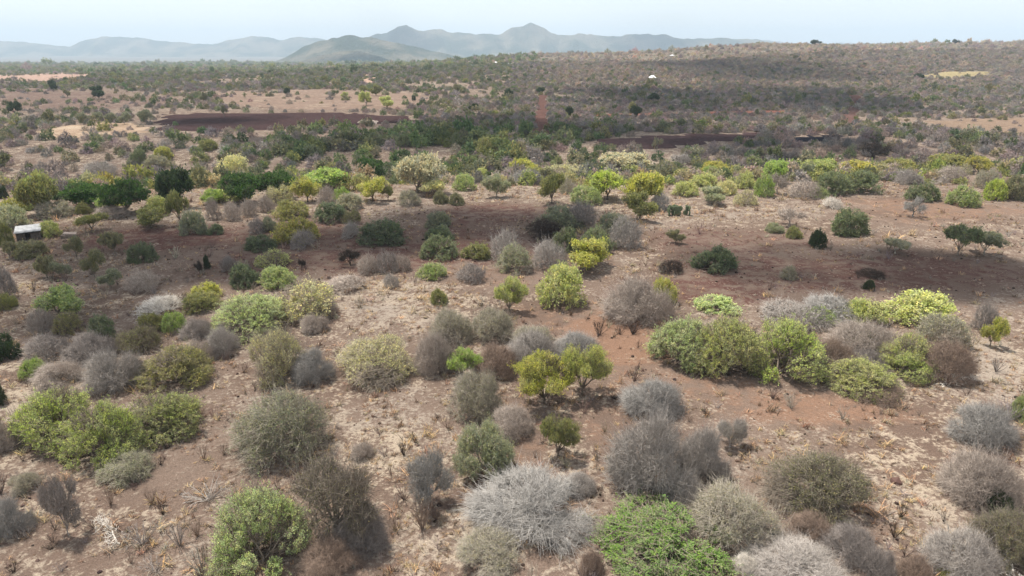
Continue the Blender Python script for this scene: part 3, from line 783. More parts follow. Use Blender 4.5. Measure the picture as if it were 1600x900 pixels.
# (kind, shape set, variant, x, y, half width, height, turn, colour, group, label)
PLANTS = [
 ('G', 'G0', 7, -24.5, 32.21, 2.3, 2.87, 3.85, 'br3', 'leafy thorn bushes', 'vivid green leafy bush behind the twin green bushes near the left edge'),
 ('G', 'G0', 4, -21.28, 30.78, 2.08, 2.93, 0.87, 'br3', 'leafy thorn bushes', 'vivid green leafy bush front one of the twin bushes near the left edge'),
 ('G', 'G0', 10, -19.47, 33.5, 2.48, 2.01, 0.04, 'ol2', 'leafy thorn bushes', 'light olive leafy bush back one of the twin bushes, against a dark shadow'),
 ('M', 'M0', 8, -19.32, 29.02, 1.39, 1.0, 2.91, 'sg', 'half-bare thorn bushes', 'sage half-bare bush low and small in front of the twin green bushes'),
 ('L', 'L0', 9, -22.02, 24.69, 0.94, 1.57, 0.51, 'pg', 'leafless thorn bushes', 'pale grey leafless bush tangled, cut by the left edge low down'),
 ('B', 'B0', 8, -19.37, 24.51, 0.8, 2.73, 5.88, 'dg', 'bare trees', 'dark grey bare tree upright and wispy beside the bleached fallen branch'),
 ('L', 'L0', 11, -26.82, 31.33, 0.89, 1.48, 0.26, 'pk', 'leafless thorn bushes', 'pinkish grey leafless bush faint, at the left edge beside the twin green bushes'),
 ('M', 'M0', 6, -23.43, 27.71, 0.77, 0.8, 1.06, 'sg2', 'half-bare thorn bushes', 'pale sage half-bare bush faint and thin near the lower left edge'),
 ('F', 'F', 7, -17.57, 24.41, 0.89, 1.1, 5.97, 'wh', 'fallen branches', 'whitish fallen branch lying on bare soil near the bottom left corner'),
 ('G', 'G0', 6, -10.53, 23.12, 2.17, 3.17, 0.99, 'lg2', 'leafy thorn bushes', 'light green leafy bush big and domed at the bottom edge, left of centre'),
 ('B', 'B0', 3, -7.68, 24.66, 2.01, 3.4, 0.32, 'ol3', 'bare trees', 'dull olive bare tree with a black trunk beside the big domed green bush'),
 ('L', 'L0', 2, -6.38, 23.98, 1.17, 1.73, 3.18, 'dg', 'leafless thorn bushes', 'dark grey leafless bush at the foot of the black-trunked bare tree'),
 ('L', 'L0', 9, -7.48, 22.68, 1.2, 1.17, 0.4, 'bn', 'leafless thorn bushes', 'brown leafless bush low, under the black-trunked bare tree at the bottom edge'),
 ('M', 'M0', 11, -12.47, 31.61, 2.68, 3.0, 2.41, 'sg', 'half-bare thorn bushes', 'sage half-bare bush big and round, alone right of the twin green bushes'),
 ('B', 'B0', 11, -3.9, 26.71, 1.18, 2.51, 5.57, 'pg', 'bare trees', 'pale grey bare tree small with a dark base, left of the drooping bush'),
 ('L', 'L0', 4, -7.86, 30.81, 0.63, 0.7, 1.29, 'pk', 'leafless thorn bushes', 'pinkish grey leafless bush tiny, up the slope from the black-trunked bare tree'),
 ('D', 'D0', 3, -1.44, 29.44, 1.67, 2.78, 4.56, 'sg', 'dense bushes', 'sage dense bush drooping, with a hard shadow, below the yellow-green twin trees'),
 ('L', 'L0', 6, 0.85, 25.88, 2.92, 1.62, 5.59, 'pg', 'leafless thorn bushes', 'pale grey leafless bush widest in the bottom centre, its stems forking low'),
 ('L', 'L0', 4, -1.44, 26.41, 0.81, 0.58, 5.72, 'gg', 'leafless thorn bushes', 'grey leafless bush small, touching the left side of the wide pale bush'),
 ('L', 'L0', 6, 3.18, 27.77, 0.91, 0.77, 1.77, 'gg', 'leafless thorn bushes', 'grey leafless bush small, behind the right side of the wide pale bush'),
 ('M', 'M0', 0, -1.0, 23.02, 1.67, 1.03, 1.25, 'sg2', 'half-bare thorn bushes', 'pale sage half-bare bush cut by the bottom edge below the wide pale bush'),
 ('L', 'L0', 0, 6.62, 27.87, 2.14, 3.76, 5.52, 'gg', 'leafless thorn bushes', 'grey leafless bush tallest grey one, right behind the bright green bottom bush'),
 ('L', 'L0', 0, 9.41, 28.92, 1.32, 2.44, 5.63, 'gg', 'leafless thorn bushes', 'grey leafless bush smaller neighbour right of the tallest grey bush'),
 ('L', 'L0', 7, 8.07, 26.46, 1.03, 1.33, 0.87, 'gg', 'leafless thorn bushes', 'grey leafless bush low between the tallest grey bush and the bright green one'),
 ('G', 'G0', 3, 6.73, 23.72, 3.13, 1.3, 2.67, 'br', 'leafy thorn bushes', 'bright green leafy bush biggest and brightest at the bottom edge, right of centre'),
 ('M', 'M0', 1, 9.65, 24.83, 2.0, 1.85, 6.05, 'sg2', 'half-bare thorn bushes', 'pale sage half-bare bush right behind the bright green bottom bush'),
 ('T', 'T0', 0, 2.41, 30.68, 1.07, 2.33, 0.76, 'ol', 'small trees', 'olive tree low and open, alone on red soil right of the drooping bush'),
 ('B', 'B0', 9, 11.53, 31.28, 0.84, 1.51, 1.24, 'gg', 'bare trees', 'grey bare tree tiny sapling beside the tallest grey bush'),
 ('L', 'L0', 3, 9.42, 22.3, 0.52, 0.73, 2.07, 'wh', 'leafless thorn bushes', 'whitish leafless bush small speckled one right of the bright green bottom bush'),
 ('L', 'L0', 1, 3.21, 22.35, 0.5, 0.87, 0.84, 'bn', 'leafless thorn bushes', 'brown leafless bush narrow, just left of the bright green bottom bush'),
 ('M', 'M0', 0, 14.4, 26.85, 2.61, 2.07, 3.15, 'ol3', 'half-bare thorn bushes', 'dull olive half-bare bush tangled with crossing dark limbs, lower right'),
 ('L', 'L0', 9, 12.93, 24.43, 1.02, 1.0, 3.12, 'bn', 'leafless thorn bushes', 'brown leafless bush low and reddish below the tangled lower right bush'),
 ('L', 'L0', 3, 14.04, 23.12, 1.1, 1.39, 2.64, 'dg', 'leafless thorn bushes', 'dark grey leafless bush below the right side of the tangled lower right bush'),
 ('L', 'L0', 6, 11.5, 22.4, 2.07, 0.75, 1.21, 'gg', 'leafless thorn bushes', 'grey leafless bush broad, cut by the bottom edge, lower right'),
 ('L', 'L0', 1, 25.36, 32.04, 1.72, 1.8, 4.4, 'pg', 'leafless thorn bushes', 'pale grey leafless bush spiky ball on pale soil near the right edge'),
 ('L', 'L0', 2, 21.85, 26.94, 1.69, 2.23, 1.08, 'pk', 'leafless thorn bushes', 'pinkish grey leafless bush wide-fanned, just below the spiky ball near the right edge'),
 ('D', 'D0', 9, 21.97, 25.98, 0.77, 1.04, 4.52, 'dk', 'dense bushes', 'very dark green dense bush tucked under the wide-fanned bush near the right edge'),
 ('L', 'L0', 0, 18.13, 22.35, 1.5, 1.64, 0.34, 'gg', 'leafless thorn bushes', 'grey leafless bush bottom right corner, behind the bleached branches'),
 ('M', 'M0', 8, 20.29, 22.9, 1.43, 2.04, 4.29, 'ol3', 'half-bare thorn bushes', 'dull olive half-bare bush cut by the right edge near the bottom right corner'),
 ('F', 'F', 2, 20.23, 22.19, 1.1, 0.55, 4.68, 'wh', 'fallen branches', 'whitish fallen branch in the bottom right corner'),
 ('L', 'L0', 11, 14.63, 22.11, 0.82, 1.15, 6.25, 'dg', 'leafless thorn bushes', 'dark grey leafless bush at the bottom edge, second from the broad grey one'),
 ('L', 'L0', 0, 16.01, 21.83, 0.69, 1.03, 0.76, 'bn', 'leafless thorn bushes', 'brown leafless bush at the bottom edge, left of the bottom right corner thicket'),
 ('D', 'D0', 11, 17.37, 21.83, 0.43, 0.38, 2.53, 'yg', 'dense bushes', 'yellow-green dense bush very small at the bottom edge near the right corner'),
 ('D', 'D0', 3, 29.17, 34.07, 0.86, 1.63, 1.02, 'gr', 'dense bushes', 'green dense bush cut by the right edge beside the spiky ball'),
 ('T', 'T1', 8, -35.22, 49.4, 2.1, 2.22, 0.27, 'gr', 'small trees', 'green tree with a bent trunk above the grey thicket at left'),
 ('L', 'L1', 5, -34.99, 46.94, 0.96, 1.58, 5.31, 'pk', 'leafless thorn bushes', "pinkish grey leafless bush left of the bent-trunked green tree's foot"),
 ('M', 'M1', 8, -32.81, 46.72, 1.16, 1.55, 3.71, 'yo', 'half-bare thorn bushes', "yellow-olive half-bare bush right of the bent-trunked green tree's foot"),
 ('G', 'G1', 11, -29.04, 44.47, 1.13, 2.02, 0.54, 'dg3', 'leafy thorn bushes', 'dark green leafy bush in the left thicket, behind the grey tangle'),
 ('L', 'L1', 5, -31.45, 42.27, 1.58, 1.49, 0.69, 'dg', 'leafless thorn bushes', 'dark grey leafless bush left half of the grey tangle at left'),
 ('L', 'L0', 9, -28.66, 42.26, 1.78, 1.49, 2.3, 'dg', 'leafless thorn bushes', 'dark grey leafless bush right half of the grey tangle at left'),
 ('D', 'D1', 3, -34.39, 41.84, 1.09, 1.94, 2.53, 'dk', 'dense bushes', 'very dark green dense bush cut by the left edge beside the grey tangle'),
 ('D', 'D0', 9, -30.4, 39.14, 0.9, 1.3, 4.68, 'br2', 'dense bushes', 'bright green dense bush small, below the grey tangle at left'),
 ('L', 'L0', 6, -28.62, 38.66, 1.5, 1.2, 5.02, 'pk', 'leafless thorn bushes', 'pinkish grey leafless bush right of the small green bush below the grey tangle'),
 ('L', 'L0', 5, -24.97, 38.39, 1.85, 2.07, 0.0, 'gg', 'leafless thorn bushes', 'grey leafless bush touching the left side of the yellow-olive bush'),
 ('G', 'G0', 1, -21.51, 39.25, 2.37, 2.1, 1.34, 'yo', 'leafy thorn bushes', 'yellow-olive leafy bush low and wide with a hard shadow, left of the centre clearing'),
 ('M', 'M0', 7, -26.04, 43.7, 1.63, 1.45, 1.69, 'ol', 'half-bare thorn bushes', 'olive half-bare bush behind the low yellow-olive bush'),
 ('G', 'G1', 1, -26.82, 46.86, 1.15, 1.27, 1.93, 'yo', 'leafy thorn bushes', 'yellow-olive leafy bush small, in the middle of the left thicket'),
 ('G', 'G1', 4, -25.03, 46.76, 0.88, 1.54, 0.65, 'br2', 'leafy thorn bushes', 'bright green leafy bush small, in the middle of the left thicket'),
 ('L', 'L1', 0, -27.9, 51.09, 2.05, 0.99, 0.16, 'wh', 'leafless thorn bushes', 'whitish leafless bush behind the left thicket'),
 ('G', 'G0', 8, -19.32, 47.14, 3.19, 2.42, 5.07, 'lg2', 'leafy thorn bushes', 'light green leafy bush wide and rounded over a dark hollow, left of centre'),
 ('L', 'L0', 7, -20.01, 43.11, 1.17, 1.76, 2.17, 'gg', 'leafless thorn bushes', 'grey leafless bush left under the wide rounded light green bush'),
 ('L', 'L0', 3, -22.9, 45.75, 1.17, 1.27, 3.55, 'dg', 'leafless thorn bushes', "dark grey leafless bush left of the wide rounded light green bush's hollow"),
 ('G', 'G1', 1, -24.94, 51.08, 1.64, 1.34, 2.67, 'ol', 'leafy thorn bushes', 'olive leafy bush left neighbour of the wide rounded light green bush'),
 ('G', 'G1', 3, -25.72, 54.13, 1.35, 1.23, 0.6, 'yg', 'leafy thorn bushes', 'yellow-green leafy bush small, behind the olive neighbour at left'),
 ('L', 'L0', 6, -21.19, 42.09, 1.15, 1.24, 3.2, 'pk', 'leafless thorn bushes', 'pinkish grey leafless bush right behind the low yellow-olive bush'),
 ('D', 'D0', 8, -30.31, 35.66, 0.57, 1.49, 2.32, 'dk', 'dense bushes', 'very dark green dense bush cut by the left edge level with the twin green bushes'),
 ('L', 'L1', 10, -42.43, 53.66, 0.98, 2.77, 1.82, 'dg', 'leafless thorn bushes', 'dark grey leafless bush round, cut by the left edge above the bent-trunked tree'),
 ('D', 'D1', 11, -40.82, 51.51, 0.83, 1.29, 5.3, 'ol', 'dense bushes', 'olive dense bush low, at the left edge above the grey tangle'),
 ('M', 'M1', 4, -16.38, 50.06, 2.78, 2.77, 0.18, 'lm', 'half-bare thorn bushes', 'pale lime half-bare bush round, right shoulder of the wide rounded light green bush'),
 ('L', 'L1', 2, -14.58, 49.81, 0.97, 1.44, 1.65, 'pk', 'leafless thorn bushes', 'pinkish grey leafless bush at the right foot of the pale lime bush'),
 ('L', 'L0', 2, -14.79, 47.01, 1.13, 1.09, 6.19, 'pk', 'leafless thorn bushes', 'pinkish grey leafless bush below the pale lime bush'),
 ('M', 'M0', 9, -15.07, 39.42, 1.96, 3.34, 0.93, 'lm', 'half-bare thorn bushes', 'pale lime half-bare bush large, second clump down from the wide rounded bush'),
 ('L', 'L0', 0, -12.77, 39.38, 1.33, 2.04, 0.38, 'pg', 'leafless thorn bushes', 'pale grey leafless bush with a short trunk, right side of the pale lime clump'),
 ('M', 'M0', 3, -9.01, 40.72, 3.07, 2.14, 4.94, 'lm', 'half-bare thorn bushes', 'pale lime half-bare bush alone and domed in the centre left clearing'),
 ('F', 'F', 4, -7.28, 40.19, 0.84, 0.92, 3.84, 'wh', 'fallen branches', 'whitish fallen branch under the right side of the domed pale lime bush'),
 ('L', 'L0', 5, -5.12, 40.57, 1.33, 2.51, 1.79, 'pk', 'leafless thorn bushes', 'pinkish grey leafless bush sparse, right of the domed pale lime bush'),
 ('T', 'T0', 7, -3.23, 39.72, 1.18, 1.85, 3.53, 'br2', 'small trees', 'bright green tree small and bright among grey thicket at the centre'),
 ('M', 'M0', 2, -4.27, 45.55, 1.79, 2.12, 6.04, 'sg2', 'half-bare thorn bushes', 'pale sage half-bare bush thin, left one behind the centre thicket'),
 ('M', 'M0', 11, -1.57, 45.9, 1.81, 2.07, 3.49, 'sg2', 'half-bare thorn bushes', 'pale sage half-bare bush thin, middle one behind the centre thicket'),
 ('M', 'M0', 11, 1.57, 44.66, 1.67, 1.27, 0.74, 'sg2', 'half-bare thorn bushes', 'pale sage half-bare bush thin, right one behind the centre thicket'),
 ('L', 'L0', 6, -1.09, 40.19, 1.53, 1.88, 2.83, 'bn', 'leafless thorn bushes', 'brown leafless bush in the centre thicket right of the small bright tree'),
 ('L', 'L0', 11, 1.3, 41.94, 1.8, 1.85, 3.53, 'gg', 'leafless thorn bushes', 'grey leafless bush in the centre thicket behind the yellow-green twin trees'),
 ('L', 'L0', 6, 4.45, 42.7, 1.69, 1.53, 3.69, 'pg', 'leafless thorn bushes', 'pale grey leafless bush right end of the centre thicket'),
 ('M', 'M0', 2, -2.17, 35.08, 1.64, 2.48, 4.16, 'sg2', 'half-bare thorn bushes', 'pale sage half-bare bush tall, above the drooping bush'),
 ('L', 'L0', 4, -0.04, 33.05, 1.36, 1.36, 4.85, 'pk', 'leafless thorn bushes', 'pinkish grey leafless bush right shoulder of the drooping bush'),
 ('D', 'D1', 9, -5.97, 52.56, 0.81, 1.33, 3.11, 'ol', 'dense bushes', 'olive dense bush narrow upright column alone in the centre clearing'),
 ('G', 'G1', 1, 4.11, 52.96, 2.24, 3.14, 5.8, 'lm2', 'leafy thorn bushes', 'lime green leafy bush round, with a hard shadow, right of the lone crooked tree'),
 ('T', 'T0', 4, -0.22, 50.78, 1.39, 2.8, 3.32, 'lm2', 'small trees', 'lime green tree crooked, with a black stem, alone at the centre'),
 ('L', 'L0', 2, 9.8, 49.62, 2.77, 2.91, 5.01, 'pk', 'leafless thorn bushes', 'pinkish grey leafless bush big smooth ball right of centre'),
 ('G', 'G1', 1, 12.48, 52.94, 1.16, 2.03, 1.02, 'yg', 'leafy thorn bushes', 'yellow-green leafy bush peeping from behind the big smooth grey ball'),
 ('T', 'T0', 3, 1.92, 36.15, 1.93, 3.01, 5.4, 'yg', 'small trees', 'yellow-green tree left one of the yellow-green twin trees'),
 ('T', 'T0', 3, 4.29, 37.14, 1.58, 3.28, 1.1, 'yg2', 'small trees', 'yellow-green tree right one of the yellow-green twin trees'),
 ('L', 'L0', 7, 8.13, 35.23, 1.84, 1.64, 3.71, 'pg', 'leafless thorn bushes', 'pale grey leafless bush spiky, above the tallest grey bush'),
 ('G', 'G0', 8, 11.28, 41.88, 2.68, 2.84, 2.44, 'lg2', 'leafy thorn bushes', 'light green leafy bush left end of the long right thicket'),
 ('G', 'G0', 2, 13.84, 40.1, 2.66, 3.5, 3.45, 'lm2', 'leafy thorn bushes', 'lime green leafy bush second from the left end of the long right thicket'),
 ('G', 'G0', 9, 17.26, 39.94, 2.89, 3.53, 5.94, 'br3', 'leafy thorn bushes', 'vivid green leafy bush third from the left end of the long right thicket'),
 ('G', 'G1', 8, 16.55, 51.33, 1.88, 1.03, 0.42, 'lg2', 'leafy thorn bushes', 'light green leafy bush small, behind the left end of the long right thicket'),
 ('L', 'L1', 10, 21.48, 48.61, 2.81, 1.38, 0.18, 'gg', 'leafless thorn bushes', 'grey leafless bush along the back of the right thicket, left one'),
 ('L', 'L1', 9, 25.0, 49.83, 2.45, 1.49, 5.58, 'pg', 'leafless thorn bushes', 'pale grey leafless bush along the back of the right thicket, right one'),
 ('G', 'G1', 8, 23.94, 49.03, 1.53, 1.02, 1.94, 'br2', 'leafy thorn bushes', 'bright green leafy bush small, along the back of the right thicket'),
 ('G', 'G1', 8, 27.16, 49.08, 1.78, 1.81, 3.37, 'lm2', 'leafy thorn bushes', "lime green leafy bush in the middle of the right thicket's back edge"),
 ('G', 'G1', 1, 31.92, 49.52, 2.9, 1.9, 5.51, 'lm2', 'leafy thorn bushes', "lime green leafy bush at the right end of the right thicket's back edge"),
 ('M', 'M1', 9, 30.83, 44.97, 1.81, 2.06, 3.4, 'sg2', 'half-bare thorn bushes', 'pale sage half-bare bush right end of the long right thicket'),
 ('L', 'L0', 4, 24.27, 43.12, 2.45, 2.05, 0.4, 'pk', 'leafless thorn bushes', 'pinkish grey leafless bush in the heart of the long right thicket'),
 ('M', 'M0', 3, 23.92, 43.38, 1.7, 1.59, 4.53, 'yo', 'half-bare thorn bushes', 'yellow-olive half-bare bush in the heart of the long right thicket'),
 ('G', 'G0', 1, 25.95, 40.73, 1.92, 2.39, 0.63, 'lm2', 'leafy thorn bushes', 'lime green leafy bush right of the heart of the long right thicket'),
 ('L', 'L0', 7, 27.69, 39.56, 1.75, 2.35, 2.85, 'bn', 'leafless thorn bushes', 'brown leafless bush lower right flank of the long right thicket'),
 ('L', 'L0', 7, 21.1, 40.73, 1.52, 1.79, 5.58, 'bn', 'leafless thorn bushes', 'brown leafless bush between the bright bushes and the heart of the right thicket'),
 ('G', 'G0', 11, 21.77, 38.05, 2.35, 1.63, 0.33, 'lm2', 'leafy thorn bushes', 'lime green leafy bush lowest front bush of the long right thicket'),
 ('L', 'L0', 9, 23.26, 40.93, 1.55, 1.11, 0.18, 'dg', 'leafless thorn bushes', 'dark grey leafless bush just behind the lowest front bush of the right thicket'),
 ('G', 'G0', 3, 25.17, 39.72, 1.82, 1.6, 5.52, 'br3', 'leafy thorn bushes', 'vivid green leafy bush front right of the long right thicket'),
 ('L', 'L0', 3, 21.87, 36.82, 1.68, 0.79, 2.33, 'bn', 'leafless thorn bushes', 'brown leafless bush flat, at the very front foot of the right thicket'),
 ('F', 'F', 11, 27.55, 38.62, 1.37, 1.01, 3.6, 'wh', 'fallen branches', "whitish fallen branch in front of the right thicket's right end"),
 ('T', 'T1', 7, 33.89, 44.26, 0.79, 2.08, 5.5, 'yg', 'small trees', 'yellow-green tree very small with a hard shadow, right of the long thicket'),
 ('L', 'L1', 0, 35.05, 46.82, 0.94, 2.18, 3.91, 'dg', 'leafless thorn bushes', 'dark grey leafless bush just behind the very small yellow-green tree'),
 ('D', 'D1', 1, -48.59, 66.02, 1.8, 1.58, 3.85, 'ol3', 'dense bushes', 'dull olive dense bush below the tin-roofed shed'),
 ('D', 'D1', 10, -36.28, 64.21, 1.41, 1.93, 2.57, 'dg3', 'dense bushes', 'dark green dense bush wide and dark on the bare flat at left'),
 ('T', 'T1', 9, -42.89, 64.42, 0.84, 2.3, 0.43, 'ol3', 'small trees', 'dull olive tree thin, second right of the bush below the shed'),
 ('T', 'T1', 3, -38.27, 59.33, 1.04, 2.45, 0.21, 'ol3', 'small trees', 'dull olive tree forked, amid the thin saplings at left'),
 ('T', 'T1', 2, -42.47, 59.14, 1.12, 2.04, 0.53, 'ol3', 'small trees', 'dull olive tree leaning, left of the thin saplings'),
 ('T', 'T1', 0, -40.44, 66.74, 1.25, 2.14, 2.23, 'ol3', 'small trees', 'dull olive tree behind the wide dark bush at left'),
 ('T', 'T1', 7, -40.85, 58.81, 0.91, 1.61, 3.44, 'gg2', 'small trees', 'grey-green tree low, between the thin saplings'),
 ('T', 'T1', 7, -35.25, 56.45, 1.01, 1.61, 0.16, 'gg2', 'small trees', 'grey-green tree nearest of the thin saplings at left'),
 ('T', 'T1', 1, -49.99, 65.06, 0.81, 1.64, 2.1, 'ol3', 'small trees', 'dull olive tree at the left edge below the shed'),
 ('L', 'L1', 5, -31.99, 56.18, 1.64, 1.53, 0.05, 'pk', 'leafless thorn bushes', 'pinkish grey leafless bush round, right of the nearest thin sapling'),
 ('U', 'U1', 7, -47.57, 75.07, 1.8, 1.87, 3.71, 'ol', 'flat-topped trees', 'olive flat-topped tree with a forked trunk right of the tin-roofed shed'),
 ('T', 'T1', 6, -41.78, 76.87, 2.41, 2.22, 6.19, 'ol', 'small trees', 'olive tree stout, between the flat-topped tree and the tall leaning tree'),
 ('G', 'G1', 2, -43.98, 83.13, 1.64, 2.33, 0.67, 'lm2', 'leafy thorn bushes', 'lime green leafy bush behind the stout olive tree'),
 ('T', 'T1', 5, -39.17, 78.57, 1.43, 3.75, 4.22, 'ol', 'small trees', 'olive tree tall and leaning, left of the dark round bush'),
 ('D', 'D1', 7, -35.79, 74.64, 1.59, 2.69, 4.9, 'gg2', 'dense bushes', 'grey-green dense bush dark and round on the edge of the bare flat'),
 ('D', 'D1', 3, -33.38, 74.53, 0.98, 1.15, 6.08, 'dg3', 'dense bushes', 'dark green dense bush small, right foot of the dark round bush'),
 ('G', 'G1', 1, -51.24, 73.39, 1.25, 1.69, 0.69, 'lm2', 'leafy thorn bushes', 'lime green leafy bush right behind the tin-roofed shed'),
 ('G', 'G1', 1, -57.79, 76.75, 2.16, 2.58, 0.47, 'sg', 'leafy thorn bushes', 'sage leafy bush large, behind the tin-roofed shed'),
 ('D', 'D1', 10, -53.55, 69.69, 0.79, 2.73, 6.13, 'ol', 'dense bushes', 'olive dense bush at the left edge beside the shed'),
 ('L', 'L1', 5, -48.89, 81.97, 2.2, 1.42, 0.65, 'pk', 'leafless thorn bushes', 'pinkish grey leafless bush behind the flat-topped tree by the shed'),
 ('M', 'M1', 0, -56.42, 82.39, 2.39, 1.95, 2.94, 'sg2', 'half-bare thorn bushes', 'pale sage half-bare bush wide, between the shed and the gully trees'),
 ('G', 'G1', 8, -52.21, 88.92, 1.52, 1.04, 1.26, 'lm2', 'leafy thorn bushes', 'lime green leafy bush low, in front of the dark gully canopies'),
 ('G', 'G1', 10, -53.5, 83.94, 1.1, 1.49, 0.51, 'ol', 'leafy thorn bushes', 'olive leafy bush small, behind the flat-topped tree by the shed'),
 ('G', 'G1', 0, -63.63, 85.39, 1.57, 1.84, 1.61, 'yg', 'leafy thorn bushes', 'yellow-green leafy bush at the left edge in front of the gully'),
 ('G', 'G1', 8, -61.85, 86.31, 0.96, 1.48, 4.29, 'gr', 'leafy thorn bushes', 'green leafy bush next to the yellow-green bush at the left edge'),
 ('L', 'L1', 0, -36.57, 81.61, 1.01, 2.45, 2.76, 'pk', 'leafless thorn bushes', 'pinkish grey leafless bush first of the pinkish row above the bare flat'),
 ('L', 'L1', 9, -34.07, 81.54, 1.29, 2.19, 0.14, 'pk', 'leafless thorn bushes', 'pinkish grey leafless bush second of the pinkish row above the bare flat'),
 ('L', 'L1', 1, -33.07, 83.81, 1.22, 2.04, 3.26, 'pk', 'leafless thorn bushes', 'pinkish grey leafless bush third of the pinkish row above the bare flat'),
 ('L', 'L1', 6, -31.64, 86.11, 1.31, 2.1, 0.36, 'pk', 'leafless thorn bushes', 'pinkish grey leafless bush last of the pinkish row above the bare flat'),
 ('L', 'L1', 4, -28.94, 75.02, 1.18, 1.64, 2.99, 'dg', 'leafless thorn bushes', 'dark grey leafless bush left of the olive pair above the bare flat'),
 ('D', 'D1', 5, -27.71, 75.83, 0.9, 1.72, 3.8, 'gg2', 'dense bushes', 'grey-green dense bush small, left of the olive pair'),
 ('G', 'G1', 3, -27.58, 83.09, 2.34, 2.31, 4.01, 'yo', 'leafy thorn bushes', 'yellow-olive leafy bush upper one of the olive pair'),
 ('G', 'G1', 10, -23.53, 71.87, 2.62, 2.68, 1.73, 'yg3', 'leafy thorn bushes', 'mustard olive leafy bush lower one of the olive pair'),
 ('L', 'L1', 4, -21.75, 69.13, 1.58, 1.81, 0.24, 'dg', 'leafless thorn bushes', 'dark grey leafless bush below the olive pair'),
 ('G', 'G1', 2, -22.02, 80.77, 2.11, 2.33, 6.13, 'dg3', 'leafy thorn bushes', 'dark green leafy bush right of the olive pair'),
 ('M', 'M1', 6, -19.12, 79.91, 1.2, 1.69, 5.84, 'ol', 'half-bare thorn bushes', 'olive half-bare bush right neighbour of the deep green bush by the olive pair'),
 ('L', 'L1', 4, -17.72, 73.31, 1.11, 1.74, 6.08, 'gg', 'leafless thorn bushes', 'grey leafless bush left of the wide dark green dome'),
 ('D', 'D1', 1, -14.08, 71.74, 2.79, 2.39, 0.19, 'dg3', 'dense bushes', 'dark green dense bush wide dome on the shaded flat, centre left'),
 ('D', 'D1', 7, -26.14, 68.04, 1.71, 1.51, 1.55, 'dg3', 'dense bushes', 'dark green dense bush low, left below the olive pair'),
 ('B', 'B1', 9, -15.65, 62.96, 1.19, 1.62, 2.02, 'dk2', 'bare trees', 'blackish bare tree thin, on the shaded flat at centre left'),
 ('L', 'L1', 9, -11.88, 61.33, 1.27, 1.88, 2.18, 'dg', 'leafless thorn bushes', 'dark grey leafless bush round, on the shaded flat at centre left'),
 ('L', 'L1', 6, -13.47, 60.8, 1.13, 1.73, 2.7, 'pk', 'leafless thorn bushes', 'pinkish grey leafless bush left of the round dark leafless bush'),
 ('L', 'L1', 1, -10.45, 61.54, 0.94, 1.54, 1.74, 'pk', 'leafless thorn bushes', 'pinkish grey leafless bush right of the round dark leafless bush'),
 ('M', 'M1', 7, -23.04, 63.3, 1.85, 1.27, 2.93, 'lm2', 'half-bare thorn bushes', 'lime green half-bare bush top of the small green cluster above the pale lime bush'),
 ('D', 'D1', 9, -23.5, 56.76, 1.35, 2.07, 2.86, 'dg3', 'dense bushes', 'dark green dense bush left of the small green cluster above the pale lime bush'),
 ('G', 'G1', 6, -20.64, 56.62, 1.68, 1.71, 1.17, 'gr', 'leafy thorn bushes', 'green leafy bush front of the small green cluster above the pale lime bush'),
 ('L', 'L1', 6, -26.41, 60.67, 0.9, 1.48, 0.37, 'dg', 'leafless thorn bushes', 'dark grey leafless bush small, left of the small green cluster'),
 ('L', 'L1', 1, -10.62, 56.58, 0.71, 1.25, 1.07, 'gg', 'leafless thorn bushes', 'grey leafless bush low, below the round dark leafless bush'),
 ('L', 'L1', 8, -14.28, 56.35, 2.12, 0.97, 0.17, 'pk', 'leafless thorn bushes', 'pinkish grey leafless bush spread low on the pale ground, centre left'),
 ('D', 'D1', 3, -28.77, 61.4, 0.33, 1.41, 4.47, 'dk', 'dense bushes', 'very dark green dense bush small dark ball on the bare flat'),
 ('B', 'B1', 10, -28.71, 59.56, 0.47, 1.28, 5.63, 'dk2', 'bare trees', 'blackish bare tree short charred stump with two arms on the bare flat'),
 ('B', 'B1', 10, -19.87, 61.36, 0.38, 1.01, 0.54, 'dk2', 'bare trees', 'blackish bare tree short charred stump right of the small green cluster'),
 ('D', 'D1', 7, -8.59, 77.68, 1.59, 2.01, 6.04, 'gg2', 'dense bushes', 'grey-green dense bush upper one of a pair on the shaded flat, centre'),
 ('D', 'D1', 9, -7.86, 72.3, 1.71, 1.65, 4.78, 'dg3', 'dense bushes', 'dark green dense bush lower one of a pair on the shaded flat, centre'),
 ('G', 'G1', 10, -7.29, 65.82, 2.04, 2.19, 4.61, 'dg4', 'leafy thorn bushes', 'deep green leafy bush round, on the shaded flat at centre'),
 ('G', 'G1', 3, -7.38, 59.44, 1.37, 1.47, 4.38, 'gr', 'leafy thorn bushes', 'green leafy bush low and flat, below the round deep green bush'),
 ('D', 'D1', 5, -3.59, 65.67, 1.55, 1.5, 0.48, 'ol', 'dense bushes', 'olive dense bush wide and low, right of the round deep green bush'),
 ('L', 'L1', 10, -3.61, 58.61, 1.51, 1.47, 3.47, 'dg', 'leafless thorn bushes', 'dark grey leafless bush with a dark base, below the wide low olive bush'),
 ('L', 'L1', 7, -0.67, 65.56, 1.68, 2.82, 1.43, 'gg', 'leafless thorn bushes', 'grey leafless bush left of the central grey and green clump'),
 ('M', 'M1', 11, 0.43, 61.53, 2.0, 2.59, 2.03, 'sg', 'half-bare thorn bushes', 'sage half-bare bush pale, front left of the central clump'),
 ('L', 'L1', 8, 3.31, 74.02, 2.5, 1.85, 3.15, 'dk2', 'leafless thorn bushes', 'blackish leafless bush almost black, top left of the central clump'),
 ('G', 'G1', 7, 5.45, 78.0, 2.95, 2.47, 4.5, 'gg2', 'leafy thorn bushes', 'grey-green leafy bush back of the central clump'),
